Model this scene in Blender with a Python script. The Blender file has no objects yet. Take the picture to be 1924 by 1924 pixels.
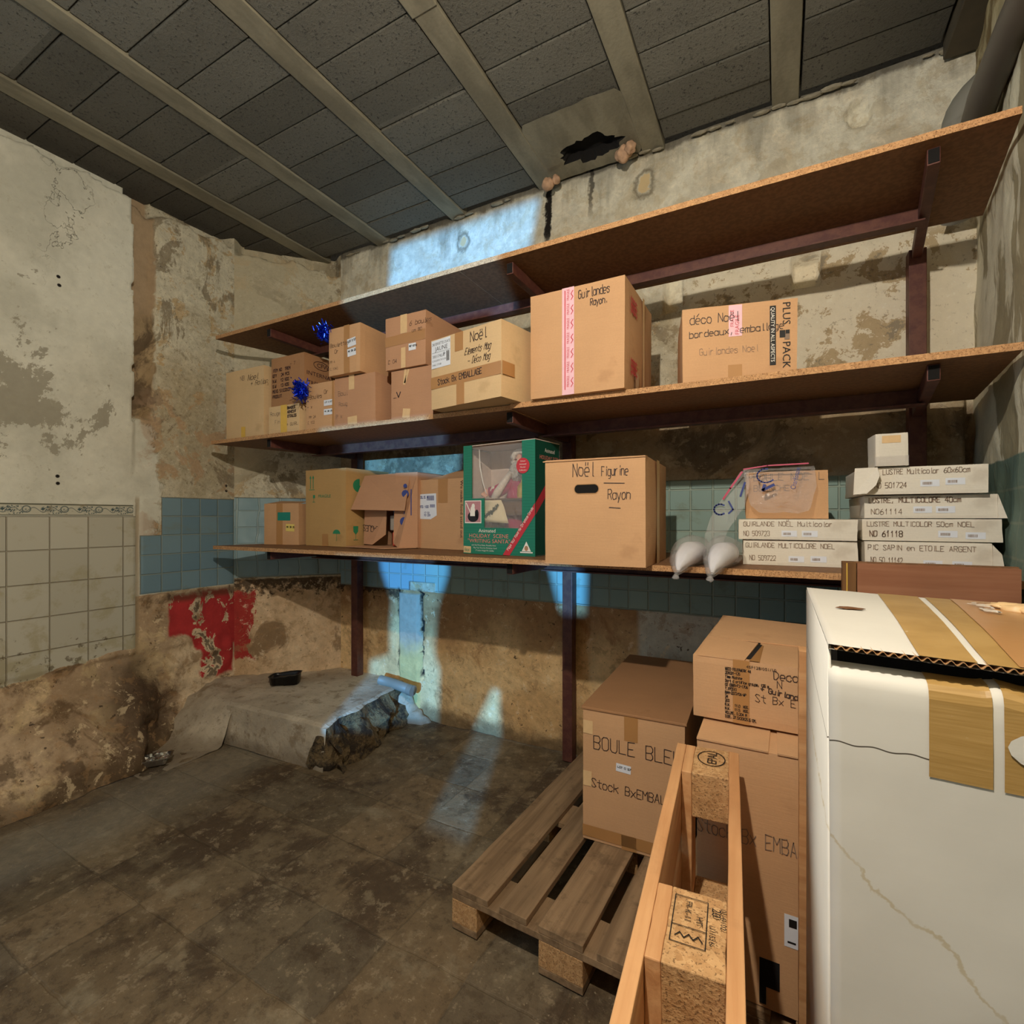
import bpy, bmesh, math, random
from mathutils import Vector, Matrix, noise
random.seed(7)
sc = bpy.context.scene
COL = sc.collection
R = math.radians

# ------------------------------------------------------------------ camera, world, lights, exposure
cd = bpy.data.cameras.new('camera'); cam = bpy.data.objects.new('camera', cd); COL.objects.link(cam)
cam.location = (0, 0, 1.38); cam.rotation_euler = (R(90), 0, R(28.2))
cd.sensor_width = 36; cd.lens = 36*938/1924; cd.shift_y = 10/1924; cd.clip_start = 0.02
sc.camera = cam
sc.view_settings.view_transform = 'Standard'; sc.view_settings.look = 'None'
sc.view_settings.exposure = 0.0; sc.view_settings.gamma = 1; sc.view_settings.use_curve_mapping = False

def lin(c): return tuple((x/12.92 if x <= .04045 else ((x+.055)/1.055)**2.4) for x in c)
def hexc(r, g, b): return lin((r/255, g/255, b/255))

wd = bpy.data.worlds.new('world'); sc.world = wd; wd.use_nodes = True
wd.node_tree.nodes['Background'].inputs[0].default_value = (1.0, .92, .82, 1)
wd.node_tree.nodes['Background'].inputs[1].default_value = 0.16

def lamp(name, typ, loc, energy, color, **k):
    l = bpy.data.lights.new(name, typ); l.energy = energy; l.color = color
    for a, v in k.items(): setattr(l, a, v)
    o = bpy.data.objects.new(name, l); o.location = loc; COL.objects.link(o); return o
# bare bulb hanging over the middle of the cellar
lamp('ceiling_bulb', 'POINT', (-.26, .10, 2.53), 132, (1.0, .905, .77), shadow_soft_size=.022)
# weak soft fill light, added at the rear to lift the shadows
lamp('rear_fill', 'POINT', (-2.0, -1.5, 2.3), 6, (1.0, .88, .74), shadow_soft_size=.25)
# daylight from behind the camera, cut into patches by the added panel
lamp('daylight', 'POINT', (.72, -3.2, 1.60), 3200, (.13, .47, 1.0), shadow_soft_size=.012)

# ------------------------------------------------------------------ node helpers
class V:
    def __init__(s, g, o): s.g, s.o = g, o
    def __add__(a, b): return a.g.m('ADD', a, b)
    def __radd__(a, b): return a.g.m('ADD', b, a)
    def __sub__(a, b): return a.g.m('SUBTRACT', a, b)
    def __rsub__(a, b): return a.g.m('SUBTRACT', b, a)
    def __mul__(a, b): return a.g.m('MULTIPLY', a, b)
    def __rmul__(a, b): return a.g.m('MULTIPLY', b, a)
    def __truediv__(a, b): return a.g.m('DIVIDE', a, b)
class G:
    def __init__(s, name):
        s.mat = bpy.data.materials.new(name); s.mat.use_nodes = True
        s.nt = s.mat.node_tree; s.N = s.nt.nodes; s.N.clear()
        s._p = None
    def put(s, sock, v):
        if isinstance(v, V): s.nt.links.new(v.o, sock)
        elif isinstance(v, (tuple, list)):
            sock.default_value = (*v, 1) if len(v) == 3 and len(sock.default_value) == 4 else v
        else: sock.default_value = v
    def m(s, op, a, b=None, clamp=False):
        n = s.N.new('ShaderNodeMath'); n.operation = op; n.use_clamp = clamp
        s.put(n.inputs[0], a)
        if b is not None: s.put(n.inputs[1], b)
        return V(s, n.outputs[0])
    def mx(s, a, b): return s.m('MAXIMUM', a, b)
    def mn(s, a, b): return s.m('MINIMUM', a, b)
    def ss(s, x, a, b):
        n = s.N.new('ShaderNodeMapRange'); n.interpolation_type = 'SMOOTHSTEP'
        s.put(n.inputs[0], x); n.inputs[1].default_value = a; n.inputs[2].default_value = b
        return V(s, n.outputs[0])
    def band(s, x, a, b, e=.01): return s.ss(x, a-e, a+e)*(1.0-s.ss(x, b-e, b+e))
    def pos(s):
        if not s._p:
            n = s.N.new('ShaderNodeNewGeometry'); s._p = V(s, n.outputs['Position'])
        return s._p
    def obj(s): n = s.N.new('ShaderNodeTexCoord'); return V(s, n.outputs['Object'])
    def rnd(s): n = s.N.new('ShaderNodeObjectInfo'); return V(s, n.outputs['Random'])
    def xyz(s, v):
        n = s.N.new('ShaderNodeSeparateXYZ'); s.put(n.inputs[0], v); return [V(s, o) for o in n.outputs]
    def vec(s, x, y, z=0.0):
        n = s.N.new('ShaderNodeCombineXYZ')
        for i, q in enumerate((x, y, z)): s.put(n.inputs[i], q)
        return V(s, n.outputs[0])
    def scale(s, v, sc3, off=(0, 0, 0)):
        n = s.N.new('ShaderNodeMapping'); s.put(n.inputs[0], v)
        n.inputs['Scale'].default_value = sc3; n.inputs['Location'].default_value = off
        return V(s, n.outputs[0])
    def noise(s, v, scale, detail=3, rough=.55, dist=0):
        n = s.N.new('ShaderNodeTexNoise'); s.put(n.inputs['Vector'], v); n.inputs['Scale'].default_value = scale
        n.inputs['Detail'].default_value = detail; n.inputs['Roughness'].default_value = rough
        n.inputs['Distortion'].default_value = dist
        return V(s, n.outputs['Fac'])
    def vor(s, v, scale, feature='F1', out='Distance'):
        n = s.N.new('ShaderNodeTexVoronoi'); n.feature = feature; s.put(n.inputs['Vector'], v)
        n.inputs['Scale'].default_value = scale; return V(s, n.outputs[out])
    def white(s, v):
        n = s.N.new('ShaderNodeTexWhiteNoise'); s.put(n.inputs['Vector'], v); return V(s, n.outputs['Value'])
    def mix(s, f, a, b):
        n = s.N.new('ShaderNodeMix'); n.data_type = 'RGBA'; s.put(n.inputs[0], f)
        s.put(n.inputs[6], a); s.put(n.inputs[7], b); return V(s, n.outputs[2])
    def hsv(s, c, v=1.0, sat=1.0):
        n = s.N.new('ShaderNodeHueSaturation'); s.put(n.inputs['Color'], c); s.put(n.inputs['Value'], v)
        s.put(n.inputs['Saturation'], sat); return V(s, n.outputs[0])
    def tiles(s, u, v, su, sv, gw, ou=0.0, ov=0.0):
        a = (u-ou)/su; b = (v-ov)/sv
        fa = s.m('FRACT', a); fb = s.m('FRACT', b)
        da = s.mn(fa, 1.0-fa)*su; db = s.mn(fb, 1.0-fb)*sv
        d = s.mn(da, db)
        cell = s.white(s.vec(s.m('FLOOR', a), s.m('FLOOR', b)))
        return 1.0-s.ss(d, gw*.4, gw), cell
    def out(s, color, rough=.8, height=None, strength=.5, dist=.01, metallic=0, alpha=None, spec=None, trans=0):
        p = s.N.new('ShaderNodeBsdfPrincipled'); o = s.N.new('ShaderNodeOutputMaterial')
        s.put(p.inputs['Base Color'], color); s.put(p.inputs['Roughness'], rough); s.put(p.inputs['Metallic'], metallic)
        if spec is not None: p.inputs['Specular IOR Level'].default_value = spec
        if trans: p.inputs['Transmission Weight'].default_value = trans
        if alpha is not None: s.put(p.inputs['Alpha'], alpha)
        if height is not None:
            b = s.N.new('ShaderNodeBump'); s.put(b.inputs['Height'], height)
            b.inputs['Strength'].default_value = strength; b.inputs['Distance'].default_value = dist
            s.nt.links.new(b.outputs[0], p.inputs['Normal'])
        s.nt.links.new(p.outputs[0], o.inputs[0]); return s.mat
M = {}
def simple(name, rgb, rough=.6, metallic=0, var=.06, bump=0, scale=40, spec=None):
    g = G(name); p = g.obj(); n = g.noise(p, scale, 3)
    c = g.hsv(hexc(*rgb), (n-.5)*(var*4)+1.0)
    return g.out(c, rough, n if bump else None, bump, .004, metallic, spec=spec)

# cardboard
def cardboard(name, rgb, dirt=.25):
    g = G(name); p = g.obj(); r = g.rnd()
    a = g.noise(g.scale(p, (4, 4, 90)), 3, 2); b = g.noise(p, 5, 4, .6); c = g.noise(p, 160, 2)
    v = (a-.5)*.10+(b-.5)*dirt+(c-.5)*.12+1.0+(r-.5)*.06
    col = g.hsv(hexc(*rgb), v)
    col = g.mix(g.ss(b, .60, .74)*.30, col, hexc(rgb[0]*.72, rgb[1]*.66, rgb[2]*.60))
    return g.out(col, .78, a+c*.4, .12, .003, spec=.25)
M['card'] = cardboard('cardboard_tan', (202, 158, 116))
M['card_red'] = cardboard('cardboard_reddish', (190, 144, 110))
M['card_pale'] = cardboard('cardboard_pale', (212, 180, 136))
M['card_olive'] = cardboard('cardboard_olive', (190, 152, 98))
M['card_dark'] = cardboard('cardboard_dark', (168, 124, 86))
M['card_white'] = cardboard('cardboard_white', (226, 218, 202), .10)
M['card_edge'] = simple('cardboard_cut_edge', (170, 128, 84), .9)
M['inside'] = simple('cardboard_inside', (120, 88, 60), .9)
M['tape'] = simple('brown_tape', (176, 128, 78), .28, var=.04, scale=8)
M['tape_pale'] = simple('masking_tape', (222, 186, 136), .5)
M['tape_yellow'] = simple('yellow_tape', (222, 180, 80), .35)
M['tape_pink'] = simple('pink_tape', (236, 190, 200), .3)
M['ink'] = simple('marker_ink', (58, 44, 40), .6, var=0)
M['pencil'] = simple('faded_ink', (138, 116, 98), .7, var=0)
M['print'] = simple('printing_ink', (70, 42, 40), .7, var=0)
M['red_ink'] = simple('red_ink', (196, 50, 62), .6, var=0)
M['green_ink'] = simple('green_ink', (44, 134, 92), .6, var=0)
M['blue_ink'] = simple('blue_ink', (48, 62, 130), .6, var=0)
M['white_ink'] = simple('white_ink', (236, 232, 222), .6, var=0)
M['sticker'] = simple('white_sticker', (226, 230, 238), .45, var=.02)
M['sticker_yellow'] = simple('yellow_sticker', (228, 204, 110), .5)
M['teal_sticker'] = simple('teal_sticker', (20, 128, 112), .5)
M['black'] = simple('black_print', (22, 20, 20), .6, var=0)
M['dark_hole'] = simple('dark_hole', (14, 11, 9), 1, var=0)

# wood
def wood(name, c1, c2, rough=.7, along=0, grain=14, dirt=0.0):
    g = G(name); p = g.obj(); sc3 = [30, 30, 30]; sc3[along] = 1.6
    n = g.noise(g.scale(p, sc3), 1.0, 5, .6, .4); b = g.noise(p, 3.5, 4, .6); r = g.rnd()
    col = g.mix(g.ss(n, .3, .7), hexc(*c1), hexc(*c2)); col = g.hsv(col, (b-.5)*.5+1.0+(r-.5)*.14)
    if dirt: col = g.mix(g.ss(g.noise(p, 9, 5, .7), .52, .66)*dirt, col, hexc(72, 58, 42))
    return g.out(col, rough, n, .3, .004, spec=.25)
M['wood_old'] = wood('weathered_pallet_wood', (158, 130, 98), (122, 98, 72), .85, dirt=.4)
M['wood_new'] = wood('fresh_pallet_wood', (206, 158, 110), (184, 132, 86), .7, dirt=.08)
M['ply'] = wood('plywood_panel', (166, 114, 84), (150, 98, 70), .55)
M['ply_end'] = wood('panel_end_wood', (128, 90, 54), (96, 66, 40), .7, along=2)
def chip(name, c1, c2, c3, sc_=90):
    g = G(name); p = g.obj(); v = g.vor(g.scale(p, (1, 1, 1)), sc_, out='Color'); x = g.xyz(v)[0]
    n = g.noise(p, 220, 3); f = g.noise(p, 30, 3)
    col = g.mix(x, hexc(*c1), hexc(*c2)); col = g.mix(g.ss(n, .56, .64), col, hexc(*c3)); col = g.hsv(col, (f-.5)*.5+1.0)
    return g.out(col, .85, x+n, .5, .003)
M['osb'] = chip('pressed_wood_block', (202, 160, 110), (176, 132, 84), (132, 98, 62), 120)
M['chip_edge'] = chip('raw_chipboard_edge', (204, 158, 110), (176, 130, 86), (132, 94, 62), 200)
g = G('chipboard_face'); p = g.obj(); n = g.noise(p, 60, 4); b = g.noise(p, 2.2, 4, .6)
M['chip_face'] = g.out(g.hsv(g.mix(g.ss(n, .4, .6), hexc(136, 98, 66), hexc(120, 86, 58)), (b-.5)*.5+1.0), .62, n, .1, .002, spec=.3)
g = G('rusty_painted_steel'); p = g.obj(); n = g.noise(p, 24, 5, .65)
M['steel'] = g.out(g.mix(g.ss(n, .35, .68), hexc(84, 46, 40), hexc(104, 64, 50)), .5, n, .15, .003, spec=.4)
M['pvc'] = simple('grey_pvc', (128, 126, 116), .5, var=.08, scale=6)
M['pvc_dark'] = simple('dirty_grey_pvc', (86, 80, 72), .5, var=.10, scale=6)
M['foil'] = simple('aluminium_foil', (206, 204, 200), .22, 1, .05, .5, 60)
M['black_bag'] = simple('black_plastic', (26, 24, 24), .3, 0, .1, .6, 18)
M['tinsel'] = simple('blue_tinsel', (24, 62, 220), .18, .85, .1)

def clear(name, tint, fac, rough=.12):
    g = G(name); o = g.N.new('ShaderNodeOutputMaterial'); mixn = g.N.new('ShaderNodeMixShader')
    t = g.N.new('ShaderNodeBsdfTransparent'); t.inputs[0].default_value = (*tint, 1)
    p = g.N.new('ShaderNodeBsdfPrincipled'); p.inputs['Base Color'].default_value = (.8, .78, .76, 1); p.inputs['Roughness'].default_value = rough
    b = g.N.new('ShaderNodeBump'); b.inputs['Strength'].default_value = .8; b.inputs['Distance'].default_value = .02
    g.nt.links.new(g.noise(g.obj(), 16, 4, .6, 1.0).o, b.inputs['Height']); g.nt.links.new(b.outputs[0], p.inputs['Normal'])
    mixn.inputs[0].default_value = fac
    g.nt.links.new(t.outputs[0], mixn.inputs[1]); g.nt.links.new(p.outputs[0], mixn.inputs[2]); g.nt.links.new(mixn.outputs[0], o.inputs[0])
    return g.mat
M['clear'] = clear('clear_plastic_film', (.93, .91, .91), .20)
M['clear_wrap'] = clear('clear_plastic_wrap', (.95, .94, .94), .22, .06)
M['bulb_white'] = simple('white_reflector', (224, 224, 230), .25, 0, .04)

# ------------------------------------------------------------------ mesh helpers
def mesh_obj(name, bm, mats, parent=None, smooth=False):
    me = bpy.data.meshes.new(name); bm.to_mesh(me); bm.free()
    for m in (mats if isinstance(mats, (list, tuple)) else [mats]): me.materials.append(M[m] if isinstance(m, str) else m)
    if smooth:
        for p in me.polygons: p.use_smooth = True
    o = bpy.data.objects.new(name, me); COL.objects.link(o)
    if parent: o.parent = parent
    return o
def tag(o, label=None, cat=None, group=None, kind=None):
    if label: o['label'] = label
    if cat: o['category'] = cat
    if group: o['group'] = group
    if kind: o['kind'] = kind
    return o
def empty(name, loc, rz=0, label=None, cat=None, group=None):
    o = bpy.data.objects.new(name, None); COL.objects.link(o); o.location = loc; o.rotation_euler = (0, 0, rz)
    o.empty_display_size = .05
    return tag(o, label, cat, group)
def box(bm, x0, y0, z0, x1, y1, z1, mi=0, bev=0):
    r = bmesh.ops.create_cube(bm, size=1); vs = r['verts']
    for v in vs: v.co = Vector((x0+(v.co.x+.5)*(x1-x0), y0+(v.co.y+.5)*(y1-y0), z0+(v.co.z+.5)*(z1-z0)))
    fs = {f for v in vs for f in v.link_faces}
    if bev:
        rr = bmesh.ops.bevel(bm, geom=list({e for v in vs for e in v.link_edges}), offset=bev, segments=2, affect='EDGES', profile=.5)
        fs |= set(rr['faces'])
    for f in fs:
        if f.is_valid: f.material_index = mi
    return vs
def boxo(name, dims, mat, parent=None, bev=0):
    bm = bmesh.new(); box(bm, *dims, bev=bev); return mesh_obj(name, bm, mat, parent)
def poly(bm, pts, mi=0, thick=None, nrm=None):
    vs = [bm.verts.new(p) for p in pts]; f = bm.faces.new(vs); f.material_index = mi
    if thick:
        f.normal_update(); n = nrm or f.normal
        r = bmesh.ops.extrude_face_region(bm, geom=[f]); 
        for v in [e for e in r['geom'] if isinstance(e, bmesh.types.BMVert)]: v.co += Vector(n)*thick
        for e in r['geom']:
            if isinstance(e, bmesh.types.BMFace): e.material_index = mi
    return f
def tube(bm, pts, rad, seg=12, caps=True, mi=0):
    pts = [Vector(p) for p in pts]; rings = []
    rr = rad if isinstance(rad, (list, tuple)) else [rad]*len(pts)
    up = Vector((0, 0, 1))
    for i, p in enumerate(pts):
        d = (pts[min(i+1, len(pts)-1)]-pts[max(i-1, 0)]).normalized()
        a = d.cross(up); a = a.normalized() if a.length > 1e-3 else Vector((1, 0, 0)); b = d.cross(a).normalized()
        rings.append([bm.verts.new(p+(a*math.cos(t)+b*math.sin(t))*rr[i]) for t in [2*math.pi*k/seg for k in range(seg)]])
    for r0, r1 in zip(rings, rings[1:]):
        for k in range(seg):
            f = bm.faces.new((r0[k], r0[(k+1) % seg], r1[(k+1) % seg], r1[k])); f.material_index = mi
    if caps:
        for r in (rings[0], rings[-1]):
            try: bm.faces.new(r).material_index = mi
            except ValueError: pass
    return rings
def fbm(v, s, o=4):
    return noise.fractal(Vector(v)*s, 1.0, 2.0, o)

# ------------------------------------------------------------------ lettering
GL = {'A': '00 26 40;12 32', 'B': '00 06 36 45 44 33 03;33 42 41 30 00', 'C': '45 36 16 05 01 10 30 41', 'D': '00 06 26 44 42 20 00',
 'E': '46 06 00 40;03 33', 'F': '46 06 00;03 33', 'G': '45 36 16 05 01 10 30 41 43 23', 'H': '00 06;40 46;03 43', 'I': '20 26',
 'J': '46 41 30 10 01', 'K': '00 06;46 02;13 40', 'L': '06 00 40', 'M': '00 06 23 46 40', 'N': '00 06 40 46', 'O': '16 05 01 10 30 41 45 36 16',
 'P': '00 06 36 45 44 33 03', 'Q': '16 05 01 10 30 41 45 36 16;22 50', 'R': '00 06 36 45 44 33 03;23 40', 'S': '45 36 16 05 14 32 41 30 10 01',
 'T': '06 46;26 20', 'U': '06 01 10 30 41 46', 'V': '06 20 46', 'W': '06 10 23 30 46', 'X': '00 46;06 40', 'Y': '06 23 46;23 20', 'Z': '06 46 00 40',
 '0': '16 05 01 10 30 41 45 36 16', '1': '14 26 20', '2': '05 16 36 45 43 00 40', '3': '05 16 36 45 33 42 41 30 10 01', '4': '30 36 02 42',
 '5': '46 06 03 33 42 41 30 00', '6': '36 14 01 10 30 41 42 33 13 02', '7': '06 46 10', '8': '13 04 05 16 36 45 44 33 13 02 01 10 30 41 42 33',
 '9': '43 13 04 05 16 36 45 41 20', 'a': '43 34 14 03 01 10 30 41;44 40', 'b': '06 00 30 41 43 34 04', 'c': '43 34 14 03 01 10 30 41',
 'd': '46 40 10 01 03 14 44', 'e': '02 42 43 34 14 03 01 10 30', 'f': '46 26 15 10;03 33', 'g': '44 14 03 01 10 40;44 4a 3b 1b', 'i': '24 20;26 25',
 'j': '24 2a 1b', 'k': '06 00;44 02;13 40', 'l': '26 20 30', 'm': '04 00;03 14 24 20;23 34 44 40', 'n': '04 00;03 14 34 43 40', 'o': '14 03 01 10 30 41 43 34 14',
 'p': '04 0b;03 14 34 43 41 30 00', 'r': '04 00;02 14 34', 's': '43 34 14 03 32 41 30 10 01', 't': '26 21 30 40;04 44', 'u': '04 01 10 30 41;44 40',
 'v': '04 20 44', 'w': '04 10 22 30 44', 'x': '04 40;00 44', 'y': '04 20;44 1b', 'z': '04 44 00 40', 'h': '06 00;03 14 34 43 40', '-': '03 43',
 '.': '20 21', ',': '21 1a', '/': '00 46', ':': '21 22;24 25', '+': '03 43;21 25', "'": '26 25', '"': '16 15;36 35', '%': '00 46;05 16;30 41', '&': '40 05 16 25 01 10 42'}
GL['é'] = GL['e']+';15 37'; GL['è'] = GL['e']+';17 35'; GL['ë'] = GL['e']+';15 16;35 36'; GL['Ë'] = GL['E']+';17 18;37 38'
def _c(ch): return -1 if ch == 'a' else -2 if ch == 'b' else int(ch)
def ribbon(bm, face, pts, w, eps, mi):
    O, U, Vv, Nn = face
    P = [Vector(p) for p in pts]
    for a, b in zip(P, P[1:]):
        d = b-a
        if d.length < 1e-6: continue
        d.normalize(); n = Vector((-d.y, d.x))*w/2; a2 = a-d*w*.35; b2 = b+d*w*.35
        f = bm.faces.new([bm.verts.new(O+U*q.x+Vv*q.y+Nn*eps) for q in (a2-n, b2-n, b2+n, a2+n)]); f.material_index = mi
def scribble(bm, face, text, x, y, h, w=None, jit=.25, slant=0, rot=0, mi=0, sp=1.3, eps=.0016, asp=.62, wid=None):
    """handwritten strokes; x,y = lower left on the face, h = cap height"""
    w = w or h*.085
    if wid: asp = wid/(h*sp*max(1, len(text)-.3*sum(c in "Ii.l'" for c in text)))
    cx = 0; cr, sr = math.cos(rot), math.sin(rot)
    for ch in text:
        if ch != ' ' and ch in GL:
            jy = random.uniform(-jit, jit)*.5
            for st in GL[ch].split(';'):
                pts = []
                for q in st.split():
                    px = _c(q[0])/4*asp+cx; py = (_c(q[1])+jy+random.uniform(-jit, jit))/6; px += random.uniform(-jit, jit)*.06+slant*py
                    X, Y = px*h, py*h
                    pts.append((x+X*cr-Y*sr, y+X*sr+Y*cr))
                ribbon(bm, face, pts, w, eps+random.uniform(0, .0002), mi)
        cx += asp*sp*(1 if ch not in "Ii.l'" else .7)
    return cx*h
def printed(bm, face, text, x, y, h, rot=0, mi=0, eps=.0016, stretch=1.0, align='LEFT'):
    c = bpy.data.curves.new('t', 'FONT'); c.body = text; c.size = h*1.38; c.resolution_u = 2; c.align_x = align
    o = bpy.data.objects.new('t', c); COL.objects.link(o); me = o.to_mesh()
    O, U, Vv, Nn = face; cr, sr = math.cos(rot), math.sin(rot); vs = []
    for v in me.vertices:
        X, Y = v.co.x*stretch, v.co.y
        vs.append(bm.verts.new(O+U*(x+X*cr-Y*sr)+Vv*(y+X*sr+Y*cr)+Nn*eps))
    for p in me.polygons:
        try: bm.faces.new([vs[i] for i in p.vertices]).material_index = mi
        except ValueError: pass
    o.to_mesh_clear(); bpy.data.objects.remove(o); bpy.data.curves.remove(c)
def rect(bm, face, x0, y0, x1, y1, mi=0, eps=.001, rot=0):
    O, U, Vv, Nn = face; cx, cy = (x0+x1)/2, (y0+y1)/2; cr, sr = math.cos(rot), math.sin(rot)
    pts = []
    for (x, y) in ((x0, y0), (x1, y0), (x1, y1), (x0, y1)):
        X, Y = x-cx, y-cy; pts.append(O+U*(cx+X*cr-Y*sr)+Vv*(cy+X*sr+Y*cr)+Nn*eps)
    f = bm.faces.new([bm.verts.new(q) for q in pts]); f.material_index = mi
def barcode(bm, face, x, y, w, h, mi=0, eps=.0022):
    X = x
    while X < x+w:
        t = random.uniform(.0006, .002); rect(bm, face, X, y, X+t, y+h, mi, eps); X += t+random.uniform(.0006, .0016)
def textlines(bm, face, lines, x, y, h, gap, mi=0, w=None, **k):
    for i, l in enumerate(lines): scribble(bm, face, l, x, y-i*gap, h, w or h*.2, jit=.12, mi=mi, **k)

class Carton:
    """cardboard box whose front left bottom corner stands at (x, y, z)"""
    def __init__(s, label, x, y, z, w, d, h, ang, mat='card', name='cardboard_box', group=None, bulge=.003, open_top=False, cat='box', th=.005):
        s.w, s.d, s.h = w, d, h
        s.root = empty(name, (x, y, z), R(ang), label, cat, group)
        bm = bmesh.new(); n = 9; sd = random.random()*50
        jit = [Vector((random.uniform(-1, 1), random.uniform(-1, 1), random.uniform(-1, 1)*.3))*.0025 for _ in range(8)]
        cache = {}
        def vert(i, j, k):
            key = (i, j, k)
            if key in cache: return cache[key]
            a, b, c = i/n, j/n, k/n; p = Vector((a*w, b*d, c*h))
            wob = math.sin(math.pi*b)*math.sin(math.pi*c) if i in (0, n) else 0
            if i == 0: p.x -= wob*bulge
            if i == n: p.x += wob*bulge
            if j == n: p.y += math.sin(math.pi*a)*math.sin(math.pi*c)*bulge
            if k == n: p.z -= math.sin(math.pi*a)*math.sin(math.pi*b)*bulge*.2
            ext = (i in (0, n))+(j in (0, n))+(k in (0, n))
            if ext >= 2:   # slightly crushed edges
                q = Vector((w/2, d/2, h/2))-p; q = Vector((math.copysign(1, q.x) if i in (0, n) else 0, math.copysign(1, q.y) if j in (0, n) else 0, math.copysign(1, q.z) if k == n else 0))
                p += q*(.0012+.0012*abs(noise.noise(Vector((a*w, b*d, c*h))*30+Vector((sd, 0, 0)))))
            t = Vector((0, 0, 0))
            for q8 in range(8):
                ww = (a if q8 & 1 else 1-a)*(b if q8 & 2 else 1-b)*(c if q8 & 4 else 1-c)
                t += jit[q8]*ww
            if k == 0: t.z = 0
            if j == 0: t.y = 0
            cache[key] = bm.verts.new(p+t); return cache[key]
        def side(fn, flip):
            for a in range(n):
                for b in range(n):
                    q = [fn(a, b), fn(a+1, b), fn(a+1, b+1), fn(a, b+1)]
                    bm.faces.new(q[::-1] if flip else q)
        side(lambda a, b: vert(a, 0, b), False); side(lambda a, b: vert(a, n, b), True)
        side(lambda a, b: vert(0, a, b), True); side(lambda a, b: vert(n, a, b), False)
        side(lambda a, b: vert(a, b, 0), True)
        if not open_top: side(lambda a, b: vert(a, b, n), False)
        s.body = mesh_obj('body', bm, mat, s.root)
        if open_top:
            m = s.body.modifiers.new('wall', 'SOLIDIFY'); m.thickness = .004; m.offset = -1
        X, Y, Z = Vector((1, 0, 0)), Vector((0, 1, 0)), Vector((0, 0, 1))
        s.F = (Vector((0, 0, 0)), X, Z, -Y)                       # front
        s.Rt = (Vector((w+bulge, 0, 0)), Y, Z, X)                 # right side
        s.L = (Vector((-bulge, d, 0)), -Y, Z, -X)                 # left side
        s.T = (Vector((0, 0, h)), X, Y, Z)                        # top
    def part(s, name, mats, fn, label=None):
        bm = bmesh.new(); fn(bm); o = mesh_obj(name, bm, mats, s.root)
        if label: o['label'] = label
        return o
    def tape(s, face, x0, y0, x1, y1, mat='tape', rot=0, eps=.0012):
        return s.part('tape', mat, lambda bm: rect(bm, face, x0, y0, x1, y1, 0, eps, rot))
    def sticker(s, face, x0, y0, x1, y1, mat='sticker', rot=0, lines=0):
        def f(bm):
            rect(bm, face, x0, y0, x1, y1, 0, .0015, rot)
            for i in range(lines):
                yy = y1-(i+.8)*(y1-y0)/(lines+.6); hh = (y1-y0)/(lines+1)*.45
                scribble(bm, face, random.choice(['MK 38 25', 'REF 40712', 'LOT 0 57', 'A 10 20 4']), x0+(x1-x0)*.1, yy, hh, hh*.25, mi=1, eps=.0019, sp=1.15, rot=rot, jit=.1, asp=(x1-x0)*.8/8/hh)
        return s.part('sticker', [mat, 'black'], f)
    def write(s, face, items, mat='ink', name='handwriting'):
        for it in items: s.part(name, mat, lambda bm: scribble(bm, face, *it[:4], **(it[4] if len(it) > 4 else {})))
    def flap(s, pts, mat=None, name='flap', thick=.004):
        return s.part(name, mat or s.body.data.materials[0], lambda bm: poly(bm, pts, 0, thick))
# ------------------------------------------------------------------ wall, floor and ceiling materials
def plaster(g, p, seed):
    q = g.scale(p, (1, 1, 1), (seed, seed*.7, 0))
    a = g.noise(q, 1.5, 6, .6, .3); b = g.noise(q, 5.5, 6, .66, .4); c = g.noise(q, 26, 5, .65); d = g.noise(q, 2.6, 8, .72, .8)
    col = g.mix(g.ss(a, .42, .62), hexc(206, 198, 174), hexc(178, 166, 138))
    col = g.mix(g.ss(b, .53, .57)*.75, col, hexc(186, 156, 110))
    col = g.mix(g.ss(d, .55, .585)*.8, col, hexc(132, 118, 94))
    col = g.mix(g.ss(d, .655, .67), col, hexc(92, 78, 60))
    e = g.noise(q, 62, 4, .7); f_ = g.noise(q, 13, 6, .75, .5)
    col = g.mix(g.ss(f_, .56, .60)*.45, col, hexc(150, 136, 108)); col = g.mix(g.ss(1.0-f_, .60, .64)*.5, col, hexc(216, 208, 186))
    h_ = g.noise(q, 34, 6, .8)
    col = g.mix(g.ss(e, .63, .68)*.8, col, hexc(84, 72, 54)); col = g.mix(g.ss(h_, .57, .62)*.5, col, hexc(122, 106, 80)); col = g.mix(g.ss(1.0-h_, .58, .63)*.45, col, hexc(226, 220, 200))
    col = g.hsv(col, (c-.5)*.9+1.0)
    return col, a, b, (c+f_*.6+e*.35)/1.6+.2, d
# back wall
g = G('back_wall'); p = g.pos(); x, y, z = g.xyz(p); col, a, b, c, d = plaster(g, p, 3.0)
rag = (b-.5)*.10
up = g.ss(z, 2.45, 2.60)
colu = g.mix(g.ss(a, .45, .6)*.6, hexc(208, 204, 186), hexc(172, 164, 144))
n3_ = g.noise(p, 8, 8, .72, .3); colu = g.mix(g.ss(n3_, .52, .56)*.5, colu, hexc(178, 164, 134)); colu = g.mix(g.ss(1.0-n3_, .56, .60)*.6, colu, hexc(220, 212, 190))
colu = g.hsv(colu, (c-.6)*1.0+1.0)
col = g.mix(up*.75, col, colu)
streak = g.noise(g.scale(p, (9, 9, 1.1)), 1.0, 5, .6)
col = g.mix(g.ss(streak+(z-3.2)*.9, .46, .72)*g.ss(z, 2.85, 3.2)*.45, col, hexc(92, 84, 68))
col = g.mix(g.ss(z+rag, 3.325, 3.35)*.7, col, hexc(60, 54, 44))
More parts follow.
